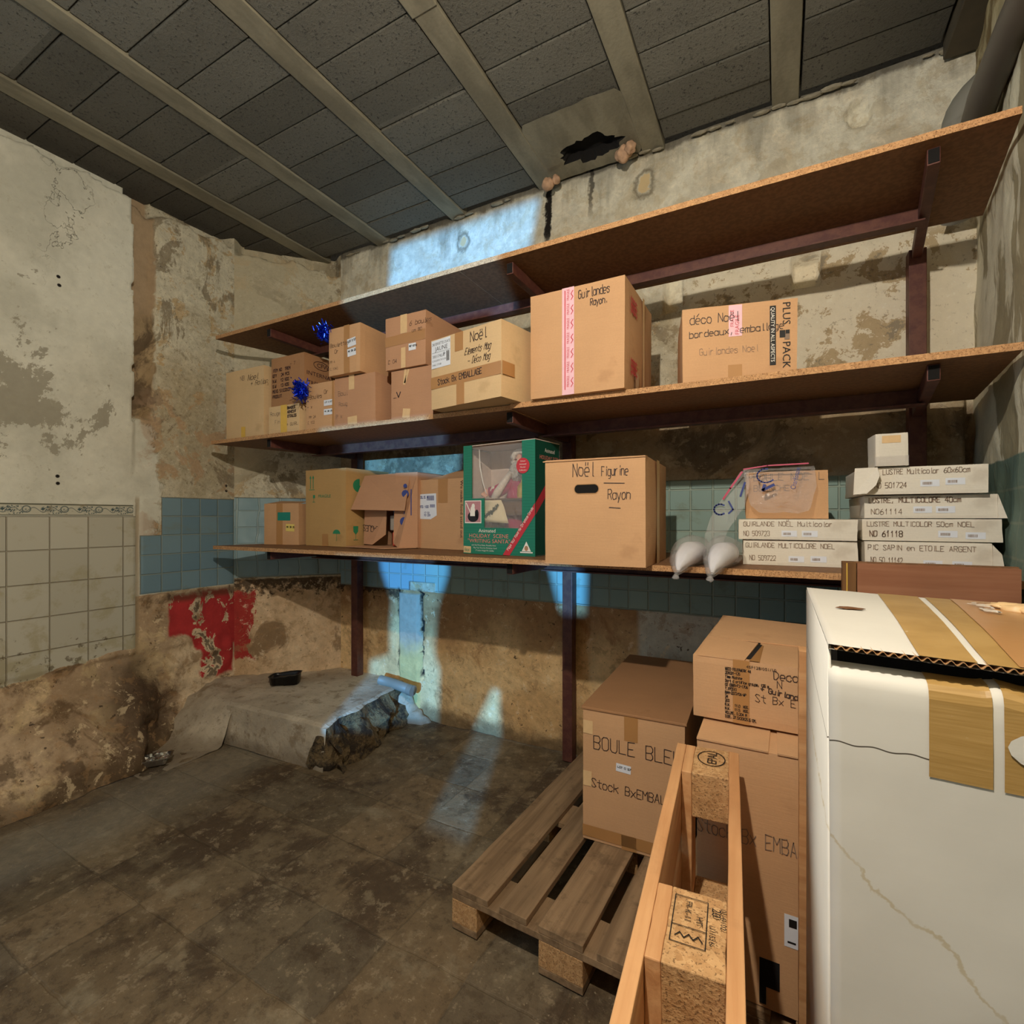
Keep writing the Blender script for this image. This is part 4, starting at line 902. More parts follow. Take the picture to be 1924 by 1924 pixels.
# presentation box with the bearded doll
def doll_box():
    w, d, h = .416, .235, .535; x0, y0, a = -1.395, 2.09, R(-5)
    r = empty('display_box', (x0, y0, zl), a, 'green window box reading HOLIDAY SCENE with a bearded doll inside', 'box')
    g = G('green_striped_card'); p = g.obj(); x, y, z = g.xyz(p); st = g.m('SINE', z*900); M['green_card'] = g.out(g.mix(g.ss(st, -.3, .6), hexc(20, 100, 76), hexc(44, 140, 108)), .4, spec=.4)
    M['green_side'] = simple('green_card_side', (16, 74, 58), .45)
    M['cream'] = simple('cream_card', (222, 204, 190), .7)
    bm = bmesh.new(); t = .004
    box(bm, 0, .0, 0, w, d, t); box(bm, 0, d-t, 0, w, d, h-t); box(bm, 0, t, 0, t, d-t, h-.01); mesh_obj('body', bm, 'cream', r)
    bm = bmesh.new(); box(bm, w-t, 0, 0, w, d, h); mesh_obj('side_panel', bm, 'green_side', r)
    bm = bmesh.new(); poly(bm, [(0, 0, h-.002), (w, 0, h+.004), (w, d, h+.006), (0, d, h)], 0, .003); mesh_obj('lid', bm, 'cream', r)
    X0, X1, ZB, ZI = .052, .345, .128, .272
    bm = bmesh.new(); P = lambda a, b: (a, 0, b)
    box(bm, 0, -.002, 0, w, .003, ZB); box(bm, 0, -.002, ZB, .128, .003, ZI); box(bm, 0, -.002, ZI, X0, .003, h); box(bm, X1, -.002, ZB, w, .003, h)
    mesh_obj('front_panel', bm, 'green_card', r)
    bm = bmesh.new(); poly(bm, [(X0, .004, ZI), (.128, .004, ZI), (.128, .004, ZB), (X1, .004, ZB), (X1, .004, h-.01), (X0, .004, h-.01)]); mesh_obj('window_film', bm, 'clear', r)
    F = (Vector((0, -.002, 0)), Vector((1, 0, 0)), Vector((0, 0, 1)), Vector((0, -1, 0)))
    M['salmon'] = simple('salmon_print', (220, 130, 118), .5)
    bm = bmesh.new()
    printed(bm, F, 'Animated', .096, .106, .018, stretch=1.05, mi=1); printed(bm, F, 'HOLIDAY  SCENE', .036, .080, .0195, stretch=1.12, mi=0); printed(bm, F, '"WRITING SANTA"', .028, .055, .0195, stretch=1.12, mi=0)
    for i, tx in enumerate(('with Red Wool Robe, Poseable Arms', 'Play Your Favorite Christmas Carol', '17 inches Height For Lifelike')): printed(bm, F, tx, .052+i*.012, .040-i*.013, .007, mi=1)
    bmesh.ops.recalc_face_normals; mesh_obj('lettering', bm, ['salmon', 'white_ink'], r)
    bm = bmesh.new(); rect(bm, F, .010, .150, .112, .262, 0, .0012); rect(bm, F, .014, .155, .108, .258, 1, .0016)
    def blob(cx, cy, rx, ry, mi, e=.002): bm.faces.new([bm.verts.new(F[0]+F[1]*(cx+rx*math.cos(k*.3927))+F[2]*(cy+ry*math.sin(k*.3927))+F[3]*e) for k in range(16)]).material_index = mi
    blob(.062, .182, .034, .026, 2); blob(.06, .215, .014, .022, 0, .0022); blob(.063, .235, .010, .012, 0, .0024); blob(.085, .195, .012, .022, 2); rect(bm, F, .044, .185, .074, .205, 0, .0026)
    ribbon(bm, F, [(.02, .25), (.045, .205)], .005, .0026, 0)
    mesh_obj('inset_picture', bm, ['white_ink', simple('dull_pink', (186, 130, 134), .5), 'black'], r)
    bm = bmesh.new(); rect(bm, F, .002, .004, .048, .036, 0, .0012, -.03); scribble(bm, F, 'Bac', .010, .012, .014, .002, mi=1, eps=.0018); mesh_obj('sticker', bm, ['tape_pale', 'green_ink'], r)
    bm = bmesh.new(); q = [(.238, .0), (.282, .0), (w, .245), (w, .195)]; q = [(.238, .0), (.278, .0), (w, .19), (w, .245)]
    bm.faces.new([bm.verts.new(F[0]+F[1]*a_+F[2]*b_+F[3]*.0016) for a_, b_ in q]); Sd = (Vector((w, 0, 0)), Vector((0, 1, 0)), Vector((0, 0, 1)), Vector((1, 0, 0)))
    bm.faces.new([bm.verts.new(Sd[0]+Sd[1]*a_+Sd[2]*b_+Sd[3]*.0016) for a_, b_ in ((0, .19), (.12, .30), (.12, .36), (0, .245))])
    f2 = len(bm.faces); scribble(bm, F, 'Plays Your Favorite Christmas Carols', .272, .022, .012, .0016, rot=R(55.5), mi=1, eps=.0022, jit=.1, sp=1.05, asp=.55)
    mesh_obj('red_ribbon_print', bm, ['red_ink', 'white_ink'], r)
    bm = bmesh.new(); bm.faces.new([bm.verts.new(F[0]+F[1]*(.352+.036*math.cos(k*.2618))+F[2]*(.418+.036*math.sin(k*.2618))+F[3]*.003) for k in range(24)])
    for i, tx in enumerate(('Deluxe', 'Animated', 'Musical', 'Collection')): printed(bm, F, tx, .352, .436-i*.014, .007, mi=1, eps=.0036, align='CENTER')
    mesh_obj('round_sticker', bm, ['red_ink', 'white_ink'], r)
    bm = bmesh.new(); q = [(.345, .022), (.395, .022), (.370, .068)]; bm.faces.new([bm.verts.new(F[0]+F[1]*a_+F[2]*b_+F[3]*.0014) for a_, b_ in q]); blob(.370, .036, .010, .012, 1, .002); rect(bm, F, .336, .014, .404, .020, 0, .0016); mesh_obj('logo', bm, ['white_ink', 'tape'], r)
    bm = bmesh.new(); printed(bm, Sd, 'Animated', .085, .485, .020, stretch=.9, mi=1); printed(bm, Sd, 'HOLIDAY SCENE', .035, .450, .020, stretch=1.0, mi=0); mesh_obj('side_lettering', bm, ['salmon', 'white_ink'], r)
    # white inner backing fold
    bm = bmesh.new(); box(bm, .17, d-.03, .26, .20, d-.006, h-.01); mesh_obj('inner_fold', bm, 'cream', r)
    base = Matrix.Translation((x0, y0, zl)) @ Matrix.Rotation(a, 4, 'Z')
    def place(o, lab, cat): o.location = base.to_translation(); o.rotation_euler = (0, 0, a); tag(o, lab, cat)
    M['robe'] = simple('magenta_robe', (176, 24, 84), .9, var=.2, scale=20); M['fur'] = simple('white_fur', (222, 212, 196), 1, var=.2, bump=.8, scale=120); M['beard'] = simple('grey_beard', (186, 182, 172), 1, var=.25, bump=.8, scale=90)
    M['skin'] = simple('painted_skin', (224, 170, 140), .5); M['paper'] = simple('cream_paper', (232, 218, 180), .8); M['gold'] = simple('gold_trim', (220, 180, 70), .3, .6); M['desk'] = wood('toy_desk_wood', (112, 78, 46), (84, 56, 32))
    dl = empty('doll', (0, 0, 0)); place(dl, 'white bearded doll in a magenta robe inside the green window box', 'doll')
    bm = bmesh.new()   # robe: one continuous body with sleeves
    tube(bm, [(.245, .14, .02), (.245, .14, .12), (.248, .14, .24), (.252, .135, .33), (.262, .13, .385), (.268, .128, .41)], [.085, .082, .076, .062, .040, .026], 20)
    tube(bm, [(.225, .12, .375), (.195, .09, .33), (.16, .06, .305), (.125, .045, .302)], [.030, .033, .032, .026], 14); tube(bm, [(.29, .12, .37), (.315, .08, .33), (.31, .05, .30)], [.028, .030, .026], 14)
    mesh_obj('robe', bm, 'robe', dl, smooth=True)
    bm = bmesh.new(); lump(bm, (.268, .118, .452), .034, 2, 0, (.95, .95, 1.1)); lump(bm, (.270, .082, .448), .009, 5, 0, (1, 1, 1.2)); mesh_obj('head', bm, 'skin', dl, smooth=True)
    bm = bmesh.new()
    for ex in (.257, .281):
        lump(bm, (ex, .087, .460), .0042, 1, 0)
    mesh_obj('eye', bm, 'black', dl, smooth=True)
    bm = bmesh.new(); rr_ = bmesh.ops.create_icosphere(bm, subdivisions=4, radius=1)
    for v in rr_['verts']:
        q = v.co.copy(); k = 1+.16*fbm(q, 4); v.co = Vector((.266+q.x*.052*k*(1-.25*max(0, q.z)), .092+q.y*.030*k, .405+q.z*.052*k))
    mesh_obj('beard', bm, 'beard', dl, smooth=True)
    bm = bmesh.new(); tube(bm, [(.272+.043*math.cos(R(t_)), .100, .462+.040*math.sin(R(t_))) for t_ in range(-30, 211, 20)], .014, 12); lump(bm, (.150, .05, .312), .024, 3, 0, (.7, 1, 1)); mesh_obj('fur_trim', bm, 'fur', dl, smooth=True)
    bm = bmesh.new(); lump(bm, (.272, .13, .478), .046, 7, 0, (.95, .8, .95)); mesh_obj('hood', bm, 'robe', dl, smooth=True)
    bm = bmesh.new(); lump(bm, (.112, .040, .298), .017, 2, 0, (1.1, .9, 1))
    for k in range(4): tube(bm, [(.104+k*.007, .035, .300-k*.004), (.096+k*.007, .024, .296-k*.005), (.098+k*.008, .018, .286-k*.004)], [.005, .0045, .003], 8)
    tube(bm, [(.118, .034, .31), (.116, .024, .318), (.110, .020, .320)], [.005, .0045, .003], 8)
    mesh_obj('hand', bm, 'skin', dl, smooth=True)
    bm = bmesh.new(); tube(bm, [(.124, .022, .295), (.105, .020, .35), (.085, .022, .43), (.079, .025, .515)], [.0018, .003, .004, .002], 8); mesh_obj('quill', bm, 'white_ink', dl, smooth=True)
    bm = bmesh.new(); tube(bm, [(.235, .075, .40), (.205, .055, .345), (.178, .040, .30), (.165, .035, .27)], [.012, .018, .020, .020], 10); mesh_obj('sash', bm, 'fur', dl, smooth=True)
    dk = empty('toy_desk', (0, 0, 0)); place(dk, 'small brown toy desk in front of the bearded doll', 'desk')
    bm = bmesh.new(); box(bm, .054, .020, .262, .350, .11, .270); mesh_obj('desktop', bm, 'desk', dk)
    bm = bmesh.new(); box(bm, .20, .030, .19, .345, .10, .262); box(bm, .325, .03, .01, .345, .10, .19); mesh_obj('drawer_block', bm, 'desk', dk)
    o = boxo('desk_leg', (.135, .03, .01, .15, .10, .262), 'desk', dk)
    bm = bmesh.new(); n = 10; L0 = [(.092+.0*k, .012-.002*math.sin(k), .262-.012*k) for k in range(n)]
    rows = [[bm.verts.new((.06+.02*(k/n)+s*(.155+.03*k/n), .018+.004*math.sin(k*.6), .262-.0115*k-.008*s*(k == n-1))) for s in (0, .5, 1)] for k in range(n)]
    for r0, r1 in zip(rows, rows[1:]):
        for i in range(2): bm.faces.new((r0[i], r0[i+1], r1[i+1], r1[i]))
    sc_ = mesh_obj('paper_scroll', bm, 'paper', None, smooth=True); place(sc_, 'cream paper scroll with dark green sprigs hanging from the toy desk', 'scroll')
    m = sc_.modifiers.new('t', 'SOLIDIFY'); m.thickness = .002
    bm = bmesh.new()
    for k in range(26):
        t_ = k/25; cx = .095+.10*t_; cz = .185+.045*t_*t_+random.uniform(-.008, .008); an = random.uniform(0, 6.3)
        bm.faces.new([bm.verts.new((cx+.012*math.cos(an+b_)*(1 if b_ in (0, math.pi) else .35), .012, cz+.012*math.sin(an+b_))) for b_ in (0, .8, math.pi, 4)])
    mesh_obj('sprig', bm, simple('dark_green_print', (52, 66, 40), .8), sc_)
    bm = bmesh.new(); tube(bm, [(.322, .045, .270), (.322, .045, .285), (.322, .045, .325), (.322, .045, .345), (.322, .045, .372)], [.026, .030, .027, .012, .004], 14)
    o = mesh_obj('toy_lantern', bm, 'gold', smooth=True); place(o, 'small golden lantern on the toy desk beside the doll', 'lantern')
doll_box()
Q_ = Carton('big box with an oval hand hole marked Noël Figurine on the low shelf', -.803, 1.765, zl, .386, .46, .400, 2.5, 'card', bulge=.008)
def hh(bm):
    f = Q_.F; cx, cy = .168, .285; pts = []
    for k in range(24):
        t = 2*math.pi*k/24; pts.append((cx+math.copysign(.030, math.cos(t))+.017*math.cos(t), cy+.0175*math.sin(t)))
    bm.faces.new([bm.verts.new(f[0]+f[1]*a+f[2]*b+f[3]*.0012) for a, b in pts]).material_index = 0
    for k in range(24):
        a, b = pts[k], pts[(k+1) % 24]; ribbon(bm, f, [a, b], .0025, .0016, 1)
Q_.part('hand_hole', ['dark_hole', 'card_edge'], hh)
Q_.write(Q_.F, [('Noël', .115, .333, .050, dict(w=.0028, wid=.085)), ('Figurine', .226, .332, .034, dict(w=.0026, wid=.10)), ('Rayon', .250, .245, .036, dict(w=.0026, wid=.085))]); Q_.part('underline', 'ink', lambda bm: (ribbon(bm, Q_.F, [(.235, .305), (.31, .302)], .003, .0016, 0), ribbon(bm, Q_.F, [(.255, .215), (.295, .212)], .003, .0016, 0)))
Q_.tape(Q_.Rt, .17, 0, .23, .40, 'tape_pale'); Q_.flap([(-.006, -.004, .395), (.385, -.004, .398), (.385, .03, .402), (-.006, .03, .401)], thick=.004)

# white flat boxes in two stacks
def white(label, x, y, z, w, d, h, ang, texts, bars, flap=None):
    c = Carton(label, x, y, z, w, d, h, ang, 'card_white', 'flat_white_box', 'flat white light garland boxes', bulge=.0015)
    if texts: c.write(c.F, texts, 'pencil')
    for (bx, by) in bars:
        def f(bm, bx=bx, by=by):
            rect(bm, c.F, bx, by, bx+.05, by+.022, 0, .0012); barcode(bm, c.F, bx+.006, by+.006, .024, .009, 1)
        c.part('barcode_label', ['sticker', 'pencil'], f)
    if flap: c.flap(flap, thick=.003)
    return c
W1 = dict(w=.0017, wid=.29); W2 = dict(w=.0017, wid=.09)
white('lower white box of the left pair marked GUIRLANDE MULTICOLORE', -.126, 2.10, zl, .370, .42, .094, 3, [('GUIRLANDE MULTICOLORE NOEL', .012, .066, .017, W1), ('NO 509722', .025, .018, .018, W2)], [(.155, .014), (.225, .016)])
white('upper white box of the left pair marked GUIRLANDE NOËL', -.139, 2.09, zl+.096, .382, .42, .076, 3, [('GUIRLANDE NOËL Multicolor', .018, .050, .017, W1), ('NO 509723', .018, .014, .018, W2)], [(.145, .012), (.21, .012)])
white('bottom white box of the right stack behind the brown wooden panel', .262, 2.14, zl, .340, .42, .096, 0, [('PIC SAPIN en ETOILE ARGENT', .012, .066, .017, W1), ('NO 50 11142', .02, .022, .018, W2)], [(.165, .012), (.24, .012)], [(.34, .0, .0), (.34, .0, .09), (.362, .0, .06), (.370, .0, .0)])
white('white box marked LUSTRE MULTICOLOR 50cm, third from the top of the right stack', .258, 2.15, zl+.098, .372, .42, .076, 0, [('LUSTRE MULTICOLOR 50cm NOEL', .014, .050, .016, W1), ('NO 61118', .022, .014, .020, dict(w=.0028, wid=.095))], [(.21, .014), (.28, .010)])
white('white box marked 40cm with a bent right flap, second from the top', .262, 2.15, zl+.176, .355, .42, .080, 0, [('LUSTRE, MULTICOLORE 40cm', .016, .054, .017, dict(w=.0024, wid=.25)), ('NO61114', .022, .014, .018, W2)], [(.14, .018), (.20, .018)], [(.355, .0, .0), (.355, .0, .078), (.378, .0, .0)])
T1 = white('topmost white box of the right stack with a torn left flap', .245, 2.12, zl+.258, .345, .42, .094, 0, [('LUSTRE Multicolor 60x60cm', .068, .068, .017, dict(w=.0017, wid=.23)), ('NO 501724', .045, .022, .018, W2)], [(.17, .024), (.235, .028)], [(-.012, -.006, .092), (.052, -.014, .092), (.056, -.030, .062), (.045, -.034, .03), (.020, -.030, .002), (-.016, -.006, .0)])
U_ = Carton('small white cube box on top of the right stack of white boxes', .288, 2.10, zl+.354, .094, .11, .112, 3, 'card_white', 'small_white_box', bulge=.001)
U_.tape(U_.F, .02, .078, .072, .103, 'tape_pale'); U_.part('tape', 'clear_wrap', lambda bm: rect(bm, U_.F, .0, .0, .094, .034, 0, .0016))
Vb = Carton('brown box under the clear bag, on the left pair of white boxes', -.118, 2.14, zl+.174, .276, .22, .180, 3, 'card')
Vb.write(Vb.F, [('L', .245, .145, .026), ('BOULE NOE', .03, .145, .026), ('BLANCHE', .03, .105, .022)], 'pencil')

# clear carrier bag draped over the brown box
def sheetbag(name, label, rows, mat, parent=None):
    bm = bmesh.new(); g_ = []
    nu, nv = 22, 22
    for i in range(nu+1):
        row = []
        for j in range(nv+1):
            u, v = i/nu, j/nv; ri = min(int(v*(len(rows)-1)), len(rows)-2); t = v*(len(rows)-1)-ri
            a = Vector(rows[ri][0]).lerp(Vector(rows[ri+1][0]), t); b = Vector(rows[ri][1]).lerp(Vector(rows[ri+1][1]), t)
            q = a.lerp(b, u); k = fbm(q, 9)*.010+fbm(q, 28)*.003
            q.y += k-.004; q.z += .6*k*(v > .1); row.append(bm.verts.new(q))
        g_.append(row)
    for i in range(nu):
        for j in range(nv): bm.faces.new((g_[i][j], g_[i+1][j], g_[i+1][j+1], g_[i][j+1]))
    o = mesh_obj(name, bm, mat, parent, smooth=True)
    if label: tag(o, label, 'bag')
    return o
bag = sheetbag('plastic_bag', 'clear plastic bag with blue print draped over a brown box', [((-.122, 2.30, 1.565), (.105, 2.30, 1.570)), ((-.125, 2.128, 1.566), (.112, 2.130, 1.570)), ((-.115, 2.108, 1.50), (.118, 2.110, 1.49)), ((-.10, 2.10, 1.43), (.095, 2.10, 1.41)), ((-.07, 2.10, 1.40), (.06, 2.10, 1.392))], 'clear')
sheetbag('bag_tail', None, [((-.135, 2.12, 1.555), (-.105, 2.10, 1.565)), ((-.19, 2.08, 1.46), (-.10, 2.08, 1.50)), ((-.235, 2.06, 1.38), (-.115, 2.06, 1.42)), ((-.255, 2.05, 1.31), (-.17, 2.05, 1.335)), ((-.25, 2.05, 1.25), (-.20, 2.05, 1.26))], 'clear_wrap', bag)
bm = bmesh.new(); Fb = (Vector((0, 2.082, 0)), Vector((1, 0, 0)), Vector((0, 0, 1)), Vector((0, -1, 0)))
ribbon(bm, Fb, [(-.045+.03*math.cos(k*.35), 1.535+.026*math.sin(k*.35)) for k in range(4, 17)], .005, 0, 0); ribbon(bm, Fb, [(-.05, 1.50), (-.055, 1.482), (-.02, 1.50)], .010, 0, 0); printed(bm, Fb, 'Charlionaie', .050, 1.48, .018, R(78), 0, 0, .7)
mesh_obj('printed_logo', bm, 'blue_ink', bag); bm = bmesh.new()
ribbon(bm, Fb, [(-.20+.022*math.cos(k*.45), 1.41+.020*math.sin(k*.45)) for k in range(2, 13)], .006, .03, 0); ribbon(bm, Fb, [(-.17, 1.44), (-.155, 1.41), (-.17, 1.395)], .006, .03, 0); ribbon(bm, Fb, [(-.115, 1.51), (-.13, 1.46)], .007, .02, 0)
mesh_obj('printed_logo', bm, 'blue_ink', bag)
bm = bmesh.new(); ribbon(bm, Fb, [(-.12, 1.562), (-.04, 1.572), (.09, 1.574)], .005, .0, 0); ribbon(bm, Fb, [(-.125, 1.55), (-.165, 1.49), (-.19, 1.45)], .007, .02, 0); mesh_obj('pink_rim', bm, simple('pink_film', (190, 70, 100), .4), bag)

# bulb packs in clear wrap, jutting over the edge
def pack(label, x, y, ang, seed, L=.40):
    r = empty('wrapped_reflector_lamp', (x, y, zl), R(ang), label, 'lamp', None)
    prof = [(0, .004), (.02, .018), (.06, .040), (.11, .054), (.17, .060), (.24, .056), (.30, .040), (.35, .020), (.40, .010)]
    bm = bmesh.new(); rings = tube(bm, [(0, t, max(rr_*.86, .0)+.002+(-.03*(1-t/.12) if t < .12 else 0)) for t, rr_ in prof], [q[1] for q in prof], 22)
    for v in bm.verts: v.co += Vector((1, 0, 1))*fbm(v.co+Vector((seed, 0, 0)), 18)*.005
    mesh_obj('clear_wrapper', bm, 'clear_wrap', r, smooth=True)
    bm = bmesh.new(); tube(bm, [(0, .022, .0), (0, .03, .006), (0, .08, .030), (0, .15, .044), (0, .24, .046), (0, .30, .04)], [.004, .012, .030, .044, .040, .016], 22)
    for v in bm.verts:
        if v.co.y < .15 and abs(v.co.x) < .006: v.co.z -= .010
    mesh_obj('reflector', bm, 'bulb_white', r, smooth=True)
    bm = bmesh.new(); lump(bm, (0, -.004, -.028), .009, seed, 0, (1.3, .8, 1)); mesh_obj('twisted_end', bm, 'clear_wrap', r, smooth=True)
pack('silvery wrapped lamp nearest the big Noël Figurine box', -.318, 1.80, -8, 1)
pack('silvery wrapped lamp touching the lower GUIRLANDE box', -.205, 1.79, -8, 5)

# blue tinsel tufts
def tinsel(label, c, r, n, seed):
    bm = bmesh.new(); rnd = random.Random(seed)
    for k in range(n):
        d = Vector((rnd.gauss(0, 1), rnd.gauss(0, 1), rnd.gauss(0, 1))).normalized(); a = Vector((rnd.gauss(0, .3), rnd.gauss(0, .3), rnd.gauss(0, .45)))*r
        s_ = d.orthogonal().normalized()*.0022; q = [a-s_, a+s_, a+d*r*.55+s_, a+d*r*.55-s_+Vector((0, 0, .002))]
        bm.faces.new([bm.verts.new(Vector(c)+v) for v in q])
    tag(mesh_obj('tinsel', bm, 'tinsel'), label, 'tinsel')
tinsel('bright blue tinsel tuft hanging at the left of the upper sticker box', (-2.155, 1.885, 2.375), .042, 320, 3)
tinsel('dark blue tinsel tuft in front of the printed export box', (-2.335, 1.885, 2.085), .050, 420, 5)

# ------------------------------------------------------------------ pallets
def pallet(label, name='wooden_pallet', mat='wood_old', blk='osb', L=1.2, W=.8, stamps=False):
    """length along local x, deck up, corner at the origin"""
    r = empty(name, (0, 0, 0), 0, label, 'pallet'); rn = random.Random(len(label))
    def rough(bm, amp=.0016):
        for v in bm.verts: v.co += Vector((noise.noise(v.co*25), noise.noise(v.co*25+Vector((9, 0, 0))), noise.noise(v.co*25+Vector((0, 9, 0)))))*amp
    def plank(nm, d, m, cuts=0):
        bm = bmesh.new(); box(bm, *d, bev=.002)
        bmesh.ops.subdivide_edges(bm, edges=[e for e in bm.edges if e.calc_length() > .12], cuts=10, use_grid_fill=True); rough(bm); mesh_obj(nm, bm, m, r)
    bw = [.145, .100, .145, .100, .145]; gap = (W-sum(bw))/4
    if W < .7: bw = [.12, .10, .10, .12]; gap = (W-sum(bw))/3
    y_ = 0
    for b_ in bw: plank('deck_board', (0, y_, .122, L, y_+b_, .144), mat); y_ += b_+gap
    for x_ in (0, L/2-.0725, L-.145): plank('stringer_board', (x_, 0, .100, x_+.145, W, .1218), mat)
    for i, (ya, yb) in enumerate(((0, .100), (W/2-.0725, W/2+.0725), (W-.100, W))):
        plank('bottom_board', (0, ya, 0, L, yb, .022), mat)
        for x_ in (0, L/2-.0725, L-.145): plank('block', (x_, ya, .0222, x_+.145, yb, .0998), blk if (i+int(x_*7)) % 3 != 0 or stamps else mat)
    return r
p1 = pallet('weathered flat pallet on the floor under the tall blue ball box'); p1.rotation_euler = (0, 0, R(90-2.7)); p1.location = (-.172, 1.347, .001)
p2 = pallet('flat pallet on the floor behind the tall white carton', L=1.1, W=.6); p2.rotation_euler = (0, 0, R(90-2.7)); p2.location = (.46, 1.372, .001)
p3 = pallet('orange wooden pallet standing upright on its long side', 'upright_pallet', 'wood_new', 'osb', stamps=True)
Xd = Vector((-.076, .997, 0)).normalized(); Zd = Vector((-Xd.y, Xd.x, 0)); Yd = Zd.cross(Xd)
Mx = Matrix((Xd, Yd, Zd)).transposed().to_4x4(); far = Vector((-.088, 1.345, .80)); near = far-Xd*1.2
Mx.translation = near; p3.matrix_world = Mx
# stamps on the narrow side of the blocks (local y = 0 faces up)
Fs = (Vector((0, -.0006, 0)), Vector((0, 0, 1)), Vector((1, 0, 0)), Vector((0, -1, 0)))   # u = thickness, v = length
bm = bmesh.new(); u0, v0 = .061, 1.2-.060
FsU = (Vector((0, -.0022, 0)), Vector((0, 0, -1)), Vector((1, 0, 0)), Vector((0, -1, 0)))
ribbon(bm, FsU, [(-u0+.030*math.cos(k*.2094), v0+.038*math.sin(k*.2094)) for k in range(31)], .0024, 0, 0)
printed(bm, FsU, 'EPAL', -u0+.012, v0-.028, .022, R(90), 0, 0, .95)
mesh_obj('stamp', bm, 'black', p3)
bm = bmesh.new(); vc = .6
for q in ([(-.094, vc+.055), (-.048, vc+.055), (-.048, vc-.035), (-.094, vc-.035), (-.094, vc+.055)], [(-.094, vc-.004), (-.048, vc-.004)]): ribbon(bm, FsU, q, .0013, 0, 0)
printed(bm, FsU, 'FR-K-11', -.078, vc+.048, .009, R(-90), 0, 0, 1.0); printed(bm, FsU, 'HT', -.062, vc+.020, .009, R(-90)); printed(bm, FsU, '20', -.042, vc+.046, .013, R(-90)); printed(bm, FsU, '11/1516-', -.044, vc+.012, .008, R(-90)); printed(bm, FsU, '01-4-102', -.030, vc+.048, .008, R(-90))
ribbon(bm, FsU, [(-.088+.006*k, vc-.020+(.004 if k % 2 else -.004)) for k in range(7)], .0016, 0, 0)
mesh_obj('stamp', bm, 'black', p3)

# ------------------------------------------------------------------ big boxes on the pallets
Bb = Carton('tall box marked BOULE BLEU on the flat weathered pallet', -.668, 1.822, .148, .376, .80, .500, 2, 'card', bulge=.006)
Bb.tape(Bb.F, .160, .405, .210, .50, 'tape'); Bb.tape(Bb.T, .165, .0, .215, .80, 'tape'); Bb.tape(Bb.F, .150, 0, .205, .055, 'tape', .03); Bb.tape(Bb.F, 0, .012, .37, .055, 'tape', -.0)
Bb.write(Bb.F, [('BOULE BLEU', .044, .352, .050, dict(w=.0030, wid=.325, jit=.18)), ('Stock BxEMBALLA', .036, .205, .032, dict(w=.0026, wid=.32, rot=-.01))])
Bb.sticker(Bb.F, .130, .285, .185, .315, 'sticker', -.05, 1); Bb.sticker(Bb.F, .002, .405, .040, .455, 'tape_pale'); Bb.sticker(Bb.F, .002, .205, .036, .262, 'tape_pale')
Bb.part('lid', 'card_dark', lambda bm: box(bm, -.005, -.004, .497, .381, .804, .507, bev=.002))
Lo = Carton('large lower box marked EMBALLAGE behind the upright pallet', -.195, 1.405, .148, .345, .58, .644, 0, 'card', bulge=.004)
Lo.write(Lo.F, [('Stock Bx EMBALL', .002, .40, .036, dict(w=.0022, wid=.27))], 'pencil')
Lo.part('label_card', ['sticker', 'black'], lambda bm: (rect(bm, Lo.F, .205, .175, .235, .255, 0, .0014), rect(bm, Lo.F, .215, .225, .232, .245, 1, .0018), rect(bm, Lo.F, .212, .185, .23, .19, 1, .0018)))
Lo.part('cut_hole', 'dark_hole', lambda bm: (rect(bm, Lo.F, .155, .055, .195, .125, 0, .0014), rect(bm, Lo.F, .150, .01, .165, .125, 0, .0015)))
Lo.flap([(.0, -.002, .646), (.170, -.002, .646), (.175, .29, .650), (0, .29, .648)]); Lo.flap([(.190, -.002, .646), (.345, -.002, .646), (.345, .29, .650), (.186, .29, .649)])
We = Carton('box of printed order lines stacked on the large lower box', -.224, 1.535, .148+.655, .350, .56, .178, -1.5, 'card', open_top=False)
def wp(bm):
    textlines(bm, We.F, ['WECO FEUERWERK 44', '201021-125', 'Time Machine', 'Sort d artifice groupe, 125 s', 'CE 0589-F2-1706', 'T.1P0510', 'BAM-2372/06-WP', '24', '200', 'G.W.   11.0  KGS.', 'N.W.   11.5  KGS.', 'VOLUME. 0.204 M', 'SIZE. 27.5X30X25.5 CM.'], .088, .146, .0072, .0112, w=.0015, asp=.45, sp=1.2)
    printed(bm, We.F, '45F128/001/10', .142, .158, .0085, stretch=1.05)
We.part('lettering', ['black'], wp)
We.write(We.F, [('+ Guirlande', .178, .100, .014, dict(rot=-.10, w=.0022, wid=.10)), ('St Bx E', .165, .070, .020, dict(w=.0015, wid=.10)), ('Deco', .210, .138, .022, dict(w=.002, wid=.06)), ('N', .218, .116, .018)])
We.tape(We.F, .108, 0, .150, .178, 'tape'); We.tape(We.T, .150, .0, .175, .20, 'tape')
We.flap([(.012, .0, .180), (.138, .0, .180), (.160, .20, .186), (.012, .22, .186)]); We.part('top_opening', 'dark_hole', lambda bm: (rect(bm, We.T, .145, .02, .162, .21, 0, .0014, -.1), rect(bm, We.T, .012, .215, .165, .235, 0, .0014)))
We.flap([(.012, .24, .182), (.34, .24, .182), (.33, .50, .20), (.02, .52, .205)])
# narrow wooden board standing between the boxes and the tall white carton
bm = bmesh.new(); box(bm, 0, 0, 0, .020, .045, 1.075, bev=.002); bmesh.ops.subdivide_edges(bm, edges=[e for e in bm.edges if e.calc_length() > .5], cuts=24)
for v in bm.verts: v.co.x += fbm(v.co, 6)*.002
o = mesh_obj('narrow_board', bm, 'wood_new'); o.location = (.0385, 1.318, 0); tag(o, 'narrow orange wooden board standing left of the tall white carton', 'board')
